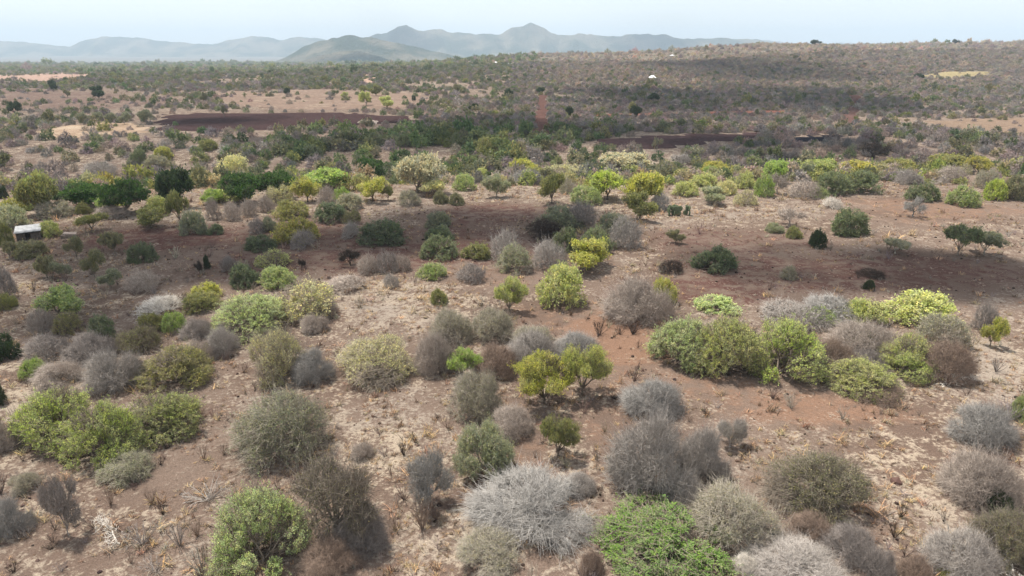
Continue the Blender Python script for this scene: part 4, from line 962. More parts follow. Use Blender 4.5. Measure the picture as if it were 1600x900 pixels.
 ('L', 'L1', 4, 8.21, 78.02, 2.34, 2.95, 5.76, 'dg', 'leafless thorn bushes', 'dark grey leafless bush back right of the central clump'),
 ('G', 'G1', 3, 5.7, 68.24, 1.55, 2.56, 0.45, 'dg4', 'leafy thorn bushes', 'deep green leafy bush in the middle of the central clump'),
 ('G', 'G1', 0, 9.06, 68.14, 2.02, 2.51, 6.17, 'dg4', 'leafy thorn bushes', 'deep green leafy bush right part of the central clump'),
 ('L', 'L1', 5, 3.67, 62.57, 1.85, 2.64, 0.26, 'gg', 'leafless thorn bushes', 'grey leafless bush in the front of the central clump'),
 ('T', 'T1', 2, 7.31, 61.7, 2.75, 2.71, 2.06, 'yg', 'small trees', 'yellow-green tree vivid, with a black trunk, front right of the central clump'),
 ('G', 'G1', 11, 11.39, 74.66, 2.16, 2.26, 0.6, 'gg2', 'leafy thorn bushes', 'grey-green leafy bush upper right of the central clump'),
 ('L', 'L1', 6, 11.84, 69.14, 1.83, 3.2, 4.08, 'gg', 'leafless thorn bushes', 'grey leafless bush right end of the central clump'),
 ('D', 'D1', 6, -9.67, 91.5, 1.16, 1.68, 2.45, 'ol3', 'dense bushes', 'dull olive dense bush left one of a small pair in the sunny strip'),
 ('D', 'D1', 9, -7.4, 90.74, 1.19, 1.62, 3.18, 'ol3', 'dense bushes', 'dull olive dense bush right one of a small pair in the sunny strip'),
 ('T', 'T1', 2, 15.53, 81.12, 2.18, 3.37, 3.19, 'ol', 'small trees', 'olive tree alone with a short trunk, above the charred ground right of centre'),
 ('C', 'C', 5, 21.05, 84.47, 1.78, 1.65, 2.25, 'dg3', None, 'dark green prickly pear right of the lone short-trunked tree'),
 ('L', 'L1', 4, 19.32, 87.54, 1.43, 2.21, 1.27, 'pg', 'leafless thorn bushes', 'pale grey leafless bush small, behind the prickly pear'),
 ('T', 'T1', 6, 17.46, 70.3, 0.97, 1.41, 3.56, 'ol3', 'small trees', 'dull olive tree tiny, on open ground below the prickly pear'),
 ('D', 'D1', 9, 19.36, 62.0, 2.2, 2.18, 4.88, 'dg3', 'dense bushes', 'dark green dense bush isolated dome on the red ground right of centre'),
 ('D', 'D1', 2, 29.86, 75.35, 1.02, 1.11, 3.58, 'sg', 'dense bushes', 'sage dense bush small tuft-like, left on the sunny red ground'),
 ('B', 'B1', 0, 32.57, 77.97, 1.87, 1.97, 1.92, 'pk', 'bare trees', 'pinkish grey bare tree leaning, on the sunny red ground'),
 ('D', 'D1', 0, 31.04, 72.84, 0.9, 1.31, 1.75, 'ol', 'dense bushes', 'olive dense bush small, below the leaning bare tree'),
 ('D', 'D1', 8, 31.95, 69.12, 1.05, 1.92, 5.44, 'dk', 'dense bushes', 'very dark green dense bush upright small ball between open red ground'),
 ('D', 'D1', 10, 37.76, 74.32, 2.19, 2.84, 2.68, 'dg4', 'dense bushes', 'deep green dense bush big isolated one on the sunny red ground'),
 ('L', 'L1', 1, 14.89, 61.03, 1.26, 1.17, 1.71, 'dk2', 'leafless thorn bushes', 'blackish leafless bush low and dark, left below the isolated dome'),
 ('M', 'M1', 2, 25.23, 59.02, 0.89, 1.23, 3.25, 'sg2', 'half-bare thorn bushes', 'pale sage half-bare bush faint, on the shaded red ground at right'),
 ('B', 'B1', 7, 49.4, 82.25, 1.42, 2.23, 4.27, 'pg', 'bare trees', 'pale grey bare tree pale, with reddish foot on the sunny red ground'),
 ('U', 'U1', 3, 38.84, 66.49, 1.67, 1.43, 1.12, 'sg2', 'flat-topped trees', 'pale sage flat-topped tree small, on the grey grassy ground at right'),
 ('U', 'U1', 2, 44.84, 65.81, 1.83, 3.03, 4.7, 'dg4', 'flat-topped trees', 'deep green flat-topped tree left one of the flat-topped pair at right'),
 ('U', 'U1', 5, 47.88, 66.4, 2.04, 2.21, 4.67, 'gg2', 'flat-topped trees', 'grey-green flat-topped tree right one of the flat-topped pair at right'),
 ('L', 'L1', 0, 41.59, 87.43, 1.48, 1.32, 3.43, 'wh', 'leafless thorn bushes', 'whitish leafless bush small straw-coloured one behind the big isolated bush'),
 ('D', 'D1', 5, 31.01, 55.91, 0.47, 0.94, 0.16, 'dk', 'dense bushes', 'very dark green dense bush tiny, just behind the right thicket'),
 ('L', 'L1', 2, 33.12, 59.69, 1.35, 0.59, 3.38, 'dk2', 'leafless thorn bushes', 'blackish leafless bush low, on the shaded ground behind the right thicket'),
 ('E', 'E1', 10, -55.16, 86.82, 3.04, 3.17, 4.79, 'dk3', 'broad-crowned trees of the tree line', 'dark green broad-crowned tree long and low, left one of the dark gully canopies'),
 ('E', 'E1', 7, -48.11, 83.58, 2.76, 4.04, 0.84, 'dk3', 'broad-crowned trees of the tree line', 'dark green broad-crowned tree right one of the dark gully canopies'),
 ('E', 'E1', 3, -51.16, 85.6, 1.67, 2.14, 4.7, 'br2', 'broad-crowned trees of the tree line', 'bright green broad-crowned tree lit, at the foot of the dark gully canopies'),
 ('E', 'E1', 2, -43.47, 87.83, 2.64, 4.55, 5.67, 'dk', 'broad-crowned trees of the tree line', 'very dark green broad-crowned tree tallest dark dome in the gully at left'),
 ('E', 'E1', 3, -58.48, 82.45, 2.37, 4.53, 3.24, 'ol', 'broad-crowned trees of the tree line', 'olive broad-crowned tree large grey-olive dome, left of the dark gully canopies'),
 ('D', 'D1', 10, -71.7, 94.79, 0.81, 1.91, 3.57, 'dk', 'dense bushes', 'very dark green dense bush at the left edge in the gully'),
 ('E', 'E1', 0, -40.05, 90.44, 1.59, 1.76, 5.32, 'br2', 'broad-crowned trees of the tree line', 'bright green broad-crowned tree right of the tallest dark dome'),
 ('E', 'E1', 0, -36.3, 90.85, 2.77, 3.75, 5.88, 'dk3', 'broad-crowned trees of the tree line', 'dark green broad-crowned tree with bright top, left of the yellow-green tree-line pair'),
 ('G', 'G1', 11, -39.82, 93.58, 3.25, 1.3, 2.23, 'lm2', 'leafy thorn bushes', 'lime green leafy bush flat and wide, in front of the bright-topped canopy'),
 ('E', 'E1', 5, -32.46, 94.28, 2.82, 3.53, 0.38, 'dk3', 'broad-crowned trees of the tree line', 'dark green broad-crowned tree right continuation of the bright-topped canopy'),
 ('G', 'G1', 6, -73.85, 135.86, 1.81, 2.88, 5.57, 'dg4', 'leafy thorn bushes', 'deep green leafy bush round, alone beyond the gully at left'),
 ('G', 'G1', 6, -70.15, 138.43, 2.09, 2.57, 3.97, 'yg', 'leafy thorn bushes', 'yellow-green leafy bush beyond the gully right of the round green one'),
 ('G', 'G1', 3, -69.88, 134.69, 2.39, 2.33, 3.49, 'sg2', 'leafy thorn bushes', 'pale sage leafy bush in front of the yellow one beyond the gully'),
 ('L', 'L1', 2, -77.24, 127.7, 3.48, 2.98, 6.05, 'gg', 'leafless thorn bushes', 'grey leafless bush beyond the gully at left, above the dark canopies'),
 ('G', 'G1', 1, -52.62, 129.11, 3.43, 3.8, 5.6, 'lm', 'leafy thorn bushes', 'pale lime leafy bush tall pale one beyond the gully, left of centre'),
 ('M', 'M1', 4, -58.55, 127.84, 1.62, 2.54, 5.58, 'sg2', 'half-bare thorn bushes', 'pale sage half-bare bush left of the tall pale one beyond the gully'),
 ('D', 'D1', 7, -64.35, 146.07, 2.07, 2.23, 6.09, 'ol', 'dense bushes', "olive dense bush by the dark ploughed field's lower left corner"),
 ('T', 'T1', 2, -27.97, 92.13, 2.13, 3.15, 4.78, 'yg', 'small trees', 'yellow-green tree first yellow one in the sunny tree line'),
 ('M', 'M1', 0, -31.57, 91.77, 2.13, 2.46, 5.86, 'lm', 'half-bare thorn bushes', 'pale lime half-bare bush left of the first yellow tree in the tree line'),
 ('L', 'L1', 8, -24.82, 90.19, 1.36, 2.37, 2.11, 'pk', 'leafless thorn bushes', 'pinkish grey leafless bush right of the first yellow tree in the tree line'),
 ('G', 'G1', 3, -23.59, 93.18, 1.33, 1.95, 6.12, 'br2', 'leafy thorn bushes', 'bright green leafy bush small, in the tree line above the deep green bush'),
 ('G', 'G1', 2, -21.26, 87.69, 1.94, 2.0, 0.18, 'sg2', 'leafy thorn bushes', 'pale sage leafy bush in front of the small bright bush in the tree line'),
 ('T', 'T1', 11, -19.15, 92.57, 2.47, 3.15, 5.36, 'yg', 'small trees', 'yellow-green tree with a clear black trunk in the tree line, centre left'),
 ('T', 'T1', 9, -17.12, 93.01, 0.91, 1.88, 6.1, 'ol', 'small trees', 'olive tree small companion right of the black-trunked yellow tree'),
 ('E', 'E1', 10, -27.57, 102.48, 3.59, 3.15, 5.23, 'br2', 'broad-crowned trees of the tree line', 'bright green broad-crowned tree dark-footed, behind the sunny tree line, centre left'),
 ('G', 'G1', 4, -34.68, 131.54, 2.26, 2.05, 4.44, 'yo', 'leafy thorn bushes', 'yellow-olive leafy bush peeping above the bright canopy behind the tree line'),
 ('E', 'E1', 5, -25.37, 121.12, 2.77, 4.25, 1.87, 'dk3', 'broad-crowned trees of the tree line', 'dark green broad-crowned tree compact, behind the tree line left of the pale spreading tree'),
 ('D', 'D1', 0, -23.55, 131.02, 1.92, 2.35, 0.48, 'dg3', 'dense bushes', 'dark green dense bush between the compact dark tree and the pale spreading tree'),
 ('E', 'E1', 3, -13.82, 98.85, 3.8, 5.2, 2.85, 'ps', 'broad-crowned trees of the tree line', 'pale cream broad-crowned tree largest pale spreading crown behind the tree line'),
 ('G', 'G1', 11, -7.23, 102.03, 1.99, 2.3, 0.26, 'gr', 'leafy thorn bushes', 'green leafy bush right of the pale spreading tree, in the tree line'),
 ('L', 'L1', 2, -14.69, 118.38, 3.97, 1.76, 5.27, 'pg', 'leafless thorn bushes', 'pale grey leafless bush below the pale spreading tree'),
 ('T', 'T1', 9, -10.87, 96.57, 2.45, 2.17, 4.46, 'lm', 'small trees', 'pale lime tree low, below the right side of the pale spreading tree'),
 ('T', 'T1', 10, -2.17, 95.44, 1.88, 3.02, 4.19, 'sg', 'small trees', 'sage tree with two stems, right of centre gap in the tree line'),
 ('M', 'M1', 8, -13.97, 90.27, 1.86, 1.96, 5.81, 'sg2', 'half-bare thorn bushes', 'pale sage half-bare bush in the sunny strip left of the small dark pair'),
 ('G', 'G1', 6, -5.92, 128.07, 1.69, 1.94, 5.31, 'lm2', 'leafy thorn bushes', 'lime green leafy bush small, behind the tree line near the centre'),
 ('M', 'M1', 8, -0.36, 125.6, 1.78, 2.37, 0.96, 'sg2', 'half-bare thorn bushes', 'pale sage half-bare bush faint, in the tree line near the centre'),
 ('E', 'E1', 6, 2.39, 129.1, 2.66, 3.13, 0.21, 'yg', 'broad-crowned trees of the tree line', 'yellow-green broad-crowned tree flat, behind the tree line right of centre'),
 ('L', 'L1', 6, 2.56, 110.0, 2.75, 2.39, 0.88, 'pg', 'leafless thorn bushes', 'pale grey leafless bush in the tree line below the flat yellow crown'),
 ('M', 'M1', 6, 10.16, 123.67, 4.82, 2.75, 3.03, 'lm', 'half-bare thorn bushes', 'pale lime half-bare bush wide and pale in the tree line right of centre'),
 ('E', 'E1', 2, 22.56, 132.81, 5.3, 3.57, 5.25, 'ps', 'broad-crowned trees of the tree line', 'pale cream broad-crowned tree broken pale yellow crown behind the tree line'),
 ('G', 'G1', 10, 24.14, 133.5, 3.02, 2.18, 3.99, 'yg2', 'leafy thorn bushes', 'yellow-green leafy bush at the right foot of the broken pale crown'),
 ('G', 'G1', 1, 28.07, 123.94, 2.12, 3.03, 3.22, 'ol', 'leafy thorn bushes', 'olive leafy bush left of the bare-armed baobab'),
 ('O', 'O1', 7, 32.66, 133.47, 2.56, 3.34, 3.27, 'gg', 'baobab-like trees', 'grey baobab-like bare tree with stubby raised arms, right of centre tree line'),
 ('T', 'T1', 4, 13.37, 94.16, 3.07, 3.83, 2.35, 'yg4', 'small trees', 'yellowish green tree leafy, with a black trunk and hard shadow in the tree line'),
 ('E', 'E1', 5, 16.97, 88.63, 2.91, 4.28, 3.37, 'yg', 'broad-crowned trees of the tree line', 'yellow-green broad-crowned tree brightest yellow, right of the black-trunked leafy tree'),
 ('T', 'T1', 3, 5.39, 91.23, 2.18, 4.09, 4.64, 'ol', 'small trees', 'olive tree twisted multi-stemmed, left of the round sage bush'),
 ('M', 'M1', 10, 8.16, 99.01, 1.58, 2.15, 3.32, 'sg2', 'half-bare thorn bushes', 'pale sage half-bare bush right of the twisted multi-stemmed tree'),
 ('G', 'G1', 4, 10.12, 91.5, 2.17, 2.46, 5.85, 'gr', 'leafy thorn bushes', 'green leafy bush round, just below the tree line right of centre'),
 ('G', 'G1', 1, 24.82, 97.08, 1.95, 1.9, 1.3, 'lm2', 'leafy thorn bushes', 'lime green leafy bush round, right of the brightest yellow tree'),
 ('G', 'G1', 0, 29.69, 105.09, 2.3, 2.04, 1.24, 'lm2', 'leafy thorn bushes', 'lime green leafy bush behind the round lime bush in the tree line'),
 ('G', 'G1', 11, 33.59, 115.1, 1.88, 2.12, 0.77, 'br2', 'leafy thorn bushes', 'bright green leafy bush upper, in the tree line right of the baobab'),
 ('E', 'E1', 4, 34.94, 117.52, 2.51, 2.73, 1.85, 'yg3', 'broad-crowned trees of the tree line', 'mustard olive broad-crowned tree flat olive top right of the baobab'),
 ('G', 'G1', 0, 30.88, 97.75, 1.72, 2.13, 1.12, 'lm', 'leafy thorn bushes', 'pale lime leafy bush round, second right of the round lime bush'),
 ('T', 'T1', 10, 27.17, 91.13, 2.29, 2.15, 2.6, 'sg', 'small trees', 'sage tree short-trunked, on the edge of the sunny red ground'),
 ('M', 'M1', 4, 31.49, 90.28, 1.74, 1.89, 2.32, 'lm', 'half-bare thorn bushes', 'pale lime half-bare bush pale ball on the edge of the sunny red ground'),
 ('G', 'G1', 10, 34.83, 102.42, 1.92, 2.49, 2.19, 'lm2', 'leafy thorn bushes', 'lime green leafy bush behind the pale ball in the tree line'),
 ('G', 'G1', 8, 35.7, 95.63, 1.56, 3.12, 5.75, 'br2', 'leafy thorn bushes', 'bright green leafy bush bright and tall, right of the pale ball'),
 ('D', 'D1', 8, 36.02, 132.27, 1.46, 1.97, 4.27, 'dg3', 'dense bushes', 'dark green dense bush right next to the baobab'),
 ('E', 'E1', 2, 41.62, 107.09, 2.2, 3.19, 4.66, 'br2', 'broad-crowned trees of the tree line', 'bright green broad-crowned tree bright, between the baobab and the dark-armed spreading tree'),
 ('D', 'D1', 3, 56.31, 136.71, 1.67, 2.17, 0.56, 'dk', 'dense bushes', 'very dark green dense bush behind the bright tree in the right tree line'),
 ('B', 'B1', 3, 37.98, 96.93, 1.52, 2.69, 0.12, 'pk', 'bare trees', 'pinkish grey bare tree rosy, in the right tree line'),
 ('L', 'L1', 11, 41.1, 94.53, 2.36, 2.29, 2.75, 'pk', 'leafless thorn bushes', 'pinkish grey leafless bush rosy, on the edge of the sunny red ground'),
 ('G', 'G1', 5, 42.73, 93.97, 1.22, 1.54, 3.5, 'gr', 'leafy thorn bushes', 'green leafy bush small, right of the rosy leafless bush'),
 ('E', 'E1', 11, 51.43, 112.49, 3.11, 2.88, 5.69, 'ol2', 'broad-crowned trees of the tree line', 'light olive broad-crowned tree left one of the rear olive crowns, right tree line'),
 ('E', 'E1', 1, 57.73, 114.14, 3.38, 2.64, 4.43, 'yg3', 'broad-crowned trees of the tree line', 'mustard olive broad-crowned tree right one of the rear olive crowns, right tree line'),
 ('G', 'G1', 11, 45.97, 97.02, 2.82, 3.11, 2.68, 'dg4', 'leafy thorn bushes', 'deep green leafy bush left one of the wide green pair, right tree line'),
 ('G', 'G1', 2, 50.6, 98.29, 3.05, 3.07, 0.37, 'dg4', 'leafy thorn bushes', 'deep green leafy bush right one of the wide green pair, right tree line'),
 ('O', 'O1', 9, 74.43, 141.81, 3.09, 3.9, 0.98, 'dk2', 'baobab-like trees', 'blackish baobab-like bare tree dark-armed and spreading, above the wide green pair'),
 ('E', 'E1', 9, 73.45, 129.16, 3.17, 2.66, 5.31, 'yo', 'broad-crowned trees of the tree line', 'yellow-olive broad-crowned tree flat, right of the dark-armed spreading tree'),
 ('E', 'E1', 5, 83.89, 131.46, 4.0, 3.16, 4.41, 'yo', 'broad-crowned trees of the tree line', 'yellow-olive broad-crowned tree flat, second right of the dark-armed spreading tree'),
 ('E', 'E1', 3, 85.44, 124.85, 2.32, 3.11, 5.63, 'yg3', 'broad-crowned trees of the tree line', 'mustard olive broad-crowned tree flat, third right of the dark-armed spreading tree'),
 ('L', 'L1', 5, 61.31, 105.46, 1.89, 2.22, 4.54, 'gg', 'leafless thorn bushes', 'grey leafless bush between the wide green pair and the right edge bushes'),
 ('L', 'L1', 8, 70.0, 108.31, 2.61, 2.42, 5.61, 'pk', 'leafless thorn bushes', 'pinkish grey leafless bush behind the right edge bushes'),
 ('G', 'G1', 0, 56.39, 92.73, 2.39, 2.38, 1.01, 'dg4', 'leafy thorn bushes', 'deep green leafy bush left one of three bushes at the far right'),
 ('G', 'G1', 8, 59.84, 89.07, 2.26, 2.7, 1.97, 'gr', 'leafy thorn bushes', 'green leafy bush middle one of three bushes at the far right, lit top'),
 ('G', 'G1', 7, 66.52, 92.82, 1.51, 2.89, 1.82, 'yg4', 'leafy thorn bushes', 'yellowish green leafy bush right one of three bushes at the far right'),
 ('M', 'M1', 6, 71.24, 101.82, 1.79, 2.79, 5.01, 'sg2', 'half-bare thorn bushes', 'pale sage half-bare bush behind the three bushes at the far right'),
 ('D', 'D1', 8, 69.47, 93.0, 2.02, 3.33, 2.66, 'ol3', 'dense bushes', 'dull olive dense bush at the right edge beside the three bushes'),
 ('G', 'G1', 1, -5.46, 144.57, 2.55, 3.62, 0.36, 'ol', 'leafy thorn bushes', 'olive leafy bush cone-shaped, in the shaded scrub beyond the gully'),
 ('G', 'G1', 5, -11.71, 151.22, 1.89, 2.89, 5.15, 'dg4', 'leafy thorn bushes', 'deep green leafy bush round, in the shaded scrub left of the red track'),
 ('G', 'G1', 10, -30.2, 151.32, 2.41, 2.82, 4.14, 'dg4', 'leafy thorn bushes', 'deep green leafy bush round, below the ploughed field'),
 ('G', 'G1', 6, -40.79, 140.26, 2.2, 2.69, 1.63, 'dg3', 'leafy thorn bushes', "dark green leafy bush in the shaded scrub below the ploughed field's left part"),
 ('G', 'G1', 7, -23.28, 151.12, 2.23, 2.4, 2.35, 'dg4', 'leafy thorn bushes', 'deep green leafy bush round, below the pale patch of the ploughed field'),
 ('T', 'T1', 6, -161.11, 275.58, 3.86, 5.03, 3.19, 'dk', 'small trees', 'very dark green tree standing alone on the orange field at upper left'),
 ('T', 'T1', 11, -153.44, 216.46, 2.16, 3.78, 1.15, 'dk', 'small trees', 'very dark green tree at the left edge on the orange field'),
 ('T', 'T1', 10, -55.05, 286.73, 2.48, 4.39, 0.74, 'ol', 'small trees', 'olive tree right back one of four on the sunlit field'),
 ('T', 'T1', 11, -50.38, 243.69, 2.44, 4.76, 4.05, 'lm2', 'small trees', 'lime green tree left one of four on the sunlit field'),
 ('T', 'T1', 6, -41.64, 234.19, 3.12, 3.92, 3.11, 'lm2', 'small trees', 'lime green tree front right one of four on the sunlit field'),
 ('T', 'T1', 4, -62.37, 299.82, 2.45, 3.31, 2.73, 'ol', 'small trees', 'olive tree left back one of four on the sunlit field'),
 ('T', 'T1', 6, -66.0, 278.56, 1.6, 2.46, 1.63, 'lm2', 'small trees', 'lime green tree left of the four on the sunlit field'),
 ('B', 'B1', 3, -72.2, 281.15, 1.75, 2.47, 6.11, 'gg', 'bare trees', 'grey bare tree thin, on the back of the sunlit field'),
 ('T', 'T1', 7, -36.44, 261.06, 0.97, 2.28, 1.06, 'dk', 'small trees', 'very dark green tree very small and dark, right of the four on the sunlit field'),
 ('T', 'T1', 0, -23.1, 301.78, 1.86, 3.32, 1.52, 'ol3', 'small trees', "dull olive tree by the sunlit field's right end"),
 ('T', 'T1', 11, -12.5, 225.8, 1.62, 2.38, 0.05, 'dk', 'small trees', "very dark green tree below the sunlit field's right end"),
 ('T', 'T1', 1, -1.03, 274.58, 1.75, 3.5, 3.72, 'dk', 'small trees', "very dark green tree left of the red track's top"),
 ('T', 'T1', 0, 35.84, 202.7, 1.81, 3.58, 1.26, 'dk', 'small trees', 'very dark green tree dark and round on the scrub right of the red track'),
 ('T', 'T1', 9, 51.58, 259.21, 2.62, 3.3, 0.64, 'dk', 'small trees', 'very dark green tree dark, below the white tent-like house'),
 ('T', 'T1', 8, 16.93, 204.34, 1.25, 3.28, 1.72, 'dk', 'small trees', 'very dark green tree narrow, right beside the red track'),
 ('T', 'T1', 2, 11.99, 297.6, 2.54, 2.39, 6.11, 'dk', 'small trees', 'very dark green tree small, at the top of the red track'),
 ('T', 'T1', 1, -85.64, 208.7, 0.86, 3.38, 3.31, 'ol3', 'small trees', 'dull olive tree standing in the dark ploughed field'),
 ('T', 'T1', 10, -93.1, 292.95, 1.61, 2.81, 1.93, 'dk', 'small trees', 'very dark green tree behind the ploughed field, left of the sunlit field'),
 ('B', 'B1', 11, -104.96, 295.76, 1.93, 2.64, 2.64, 'gg', 'bare trees', 'grey bare tree thin, behind the ploughed field'),
 ('T', 'T1', 2, -111.23, 254.91, 1.21, 4.12, 1.24, 'ol3', 'small trees', "dull olive tree behind the ploughed field's left half"),
 ('T', 'T1', 7, -202.46, 313.09, 2.1, 4.93, 1.78, 'dk', 'small trees', 'very dark green tree flat-topped, on the back of the orange field'),
 ('T', 'T1', 11, -178.48, 284.11, 1.49, 3.4, 2.98, 'ol3', 'small trees', 'dull olive tree on the back of the orange field'),
 ('T', 'T1', 8, -113.76, 185.52, 1.57, 3.3, 4.05, 'gg2', 'small trees', 'grey-green tree first of the grey row at upper left'),
 ('T', 'T1', 5, -109.71, 185.35, 1.7, 3.33, 6.15, 'gg2', 'small trees', 'grey-green tree second of the grey row at upper left'),
 ('T', 'T1', 8, -106.39, 185.4, 1.44, 3.13, 4.85, 'gg2', 'small trees', 'grey-green tree third of the grey row at upper left'),
 ('T', 'T1', 7, -102.99, 185.71, 1.54, 3.32, 0.37, 'gg2', 'small trees', 'grey-green tree fourth of the grey row at upper left'),
 ('T', 'T1', 8, -98.95, 189.18, 1.99, 3.66, 3.99, 'gg2', 'small trees', 'grey-green tree last of the grey row at upper left'),
 ('T', 'T1', 7, -120.53, 172.31, 0.94, 2.32, 5.15, 'gg2', 'small trees', 'grey-green tree alone below the grey row at upper left'),
 ('T', 'T1', 1, 279.82, 669.44, 4.92, 5.12, 2.56, 'dk', 'small trees', 'very dark green tree breaking the skyline of the right ridge'),
 ('T', 'T1', 11, 453.37, 740.56, 3.65, 5.1, 2.12, 'dk', 'small trees', 'very dark green tree small, on the skyline near the right edge'),
 ('T', 'T1', 7, 97.16, 197.67, 0.89, 1.42, 1.02, 'ol', 'small trees', 'olive tree small, on the tan field at far right'),
 ('D', 'D1', 8, 221.54, 388.6, 2.76, 2.5, 3.83, 'dk', 'dense bushes', 'very dark green dense bush by the yellow field on the right ridge'),
 ('W', 'W', 10, -18.73, 26.65, 0.28, 0.91, 3.07, 'bn', 'dry weeds on bare soil', 'brown dry weed upright, below the small sage bush'),
 ('W', 'W', 6, -16.85, 26.72, 0.33, 1.03, 3.36, 'bn', 'dry weeds on bare soil', 'brown dry weed tallest of the dry weeds below the twin green bushes'),
 ('W', 'W', 1, -17.98, 29.9, 0.23, 0.53, 3.63, 'dk2', 'dry weeds on bare soil', 'blackish dry weed small, right of the small sage bush'),
 ('W', 'W', 0, -15.98, 30.43, 0.37, 0.98, 4.42, 'bn', 'dry weeds on bare soil', 'brown dry weed leftmost of two by the big half-bare bush'),
 ('W', 'W', 7, -15.13, 30.85, 0.29, 0.72, 4.41, 'bn', 'dry weeds on bare soil', 'brown dry weed nearest the big half-bare bush'),
 ('W', 'W', 1, -15.94, 25.95, 0.26, 0.62, 5.4, 'dk2', 'dry weeds on bare soil', 'blackish dry weed dark, just below the tallest dry weed'),
 ('W', 'W', 9, -14.27, 23.96, 0.52, 1.3, 4.39, 'dg', 'dry weeds on bare soil', 'dark grey dry weed bushy, left of the big domed green bush'),
 ('W', 'W', 8, -15.88, 23.99, 0.63, 0.92, 1.07, 'dg', 'dry weeds on bare soil', 'dark grey dry weed bushy, touching the bleached fallen branch'),
 ('W', 'W', 0, -15.78, 22.86, 0.24, 0.71, 5.3, 'bn', 'dry weeds on bare soil', "brown dry weed below the bleached fallen branch's thick end"),
 ('W', 'W', 5, -13.75, 24.53, 0.25, 0.89, 3.21, 'bn', 'dry weeds on bare soil', "brown dry weed close to the big domed green bush's left side"),
 ('W', 'W', 7, -12.75, 23.02, 0.32, 0.86, 5.55, 'bn', 'dry weeds on bare soil', 'brown dry weed at the lower left foot of the big domed green bush'),
 ('W', 'W', 5, -19.56, 23.61, 0.27, 0.35, 2.04, 'dk2', 'dry weeds on bare soil', 'blackish dry weed alone on bare soil near the bottom left'),
 ('W', 'W', 2, -14.61, 22.47, 0.52, 0.5, 1.02, 'dg', 'dry weeds on bare soil', 'dark grey dry weed at the bottom edge left of the big domed green bush'),
 ('W', 'W', 5, -22.59, 29.56, 0.23, 0.52, 4.37, 'dk2', 'dry weeds on bare soil', "blackish dry weed small, under the front twin bush's left end"),
 ('W', 'W', 5, -14.34, 27.07, 0.85, 0.75, 2.08, 'gg', 'dry weeds on bare soil', 'grey dry weed low and spread, between twin bushes and big domed bush'),
 ('W', 'W', 1, -20.21, 22.24, 0.34, 0.47, 5.54, 'dk2', 'dry weeds on bare soil', 'blackish dry weed in the bottom left corner'),
 ('W', 'W', 5, -3.97, 24.95, 0.45, 1.66, 5.84, 'bn', 'dry weeds on bare soil', 'brown dry weed tall, below the small dark-based bare tree'),
 ('W', 'W', 4, -5.67, 30.8, 0.37, 0.92, 5.71, 'dk2', 'dry weeds on bare soil', 'blackish dry weed above the small dark-based bare tree'),
 ('W', 'W', 9, -6.04, 29.02, 0.22, 0.88, 1.61, 'bn', 'dry weeds on bare soil', 'brown dry weed twiggy, left of the small dark-based bare tree'),
 ('W', 'W', 0, -5.37, 26.6, 0.24, 0.67, 3.82, 'gg', 'dry weeds on bare soil', 'grey dry weed grey, left below the small dark-based bare tree'),
 ('W', 'W', 7, -5.15, 24.88, 0.34, 0.77, 0.44, 'bn', 'dry weeds on bare soil', 'brown dry weed low, right of the black-trunked bare tree'),
 ('W', 'W', 6, 4.36, 30.22, 0.26, 0.64, 1.46, 'dk2', 'dry weeds on bare soil', 'blackish dry weed stick-like, between the small olive tree and the tallest grey bush'),
 ('W', 'W', 4, 4.19, 27.26, 0.24, 0.52, 5.12, 'dk2', 'dry weeds on bare soil', 'blackish dry weed right of the wide pale bush'),
 ('W', 'W', 7, 17.43, 25.48, 0.23, 0.91, 3.21, 'dk2', 'dry weeds on bare soil', 'blackish dry weed stick-like, right of the tangled lower right bush'),
 ('W', 'W', 3, 19.2, 25.18, 0.23, 0.62, 1.03, 'dk2', 'dry weeds on bare soil', "blackish dry weed left of the wide-fanned bush's foot"),
 ('W', 'W', 10, 16.33, 35.33, 0.52, 0.95, 5.54, 'sg2', 'dry weeds on bare soil', 'pale sage dry weed tuft on the open slope below the right thicket'),
 ('W', 'W', 9, 31.68, 40.31, 0.59, 1.07, 0.43, 'dg', 'dry weeds on bare soil', 'dark grey dry weed alone on the palest soil at right'),
 ('W', 'W', 1, 6.38, 46.02, 0.66, 1.19, 4.86, 'dk2', 'dry weeds on bare soil', 'blackish dry weed largest of three by the big smooth grey ball'),
 ('W', 'W', 4, 7.96, 46.21, 0.42, 0.61, 0.06, 'dk2', 'dry weeds on bare soil', 'blackish dry weed middle of three below the big smooth grey ball'),
 ('W', 'W', 4, 8.89, 46.17, 0.42, 0.72, 4.88, 'dk2', 'dry weeds on bare soil', 'blackish dry weed right of three below the big smooth grey ball'),
 ('W', 'W', 7, -12.35, 51.43, 0.67, 0.77, 4.61, 'lm', 'dry weeds on bare soil', 'pale lime dry weed straw-coloured tuft in the centre left clearing'),
 ('W', 'W', 2, 6.16, 36.5, 0.31, 0.46, 5.24, 'dk2', 'dry weeds on bare soil', "blackish dry weed right of the yellow-green twin trees' shadow"),
 ('W', 'W', 4, 11.13, 34.51, 0.33, 0.51, 5.71, 'dk2', 'dry weeds on bare soil', "blackish dry weed below the long right thicket's left end"),
 ('W', 'W', 1, 13.87, 39.39, 0.41, 0.65, 0.76, 'dk2', 'dry weeds on bare soil', "blackish dry weed at the front edge of the right thicket's left half"),
]
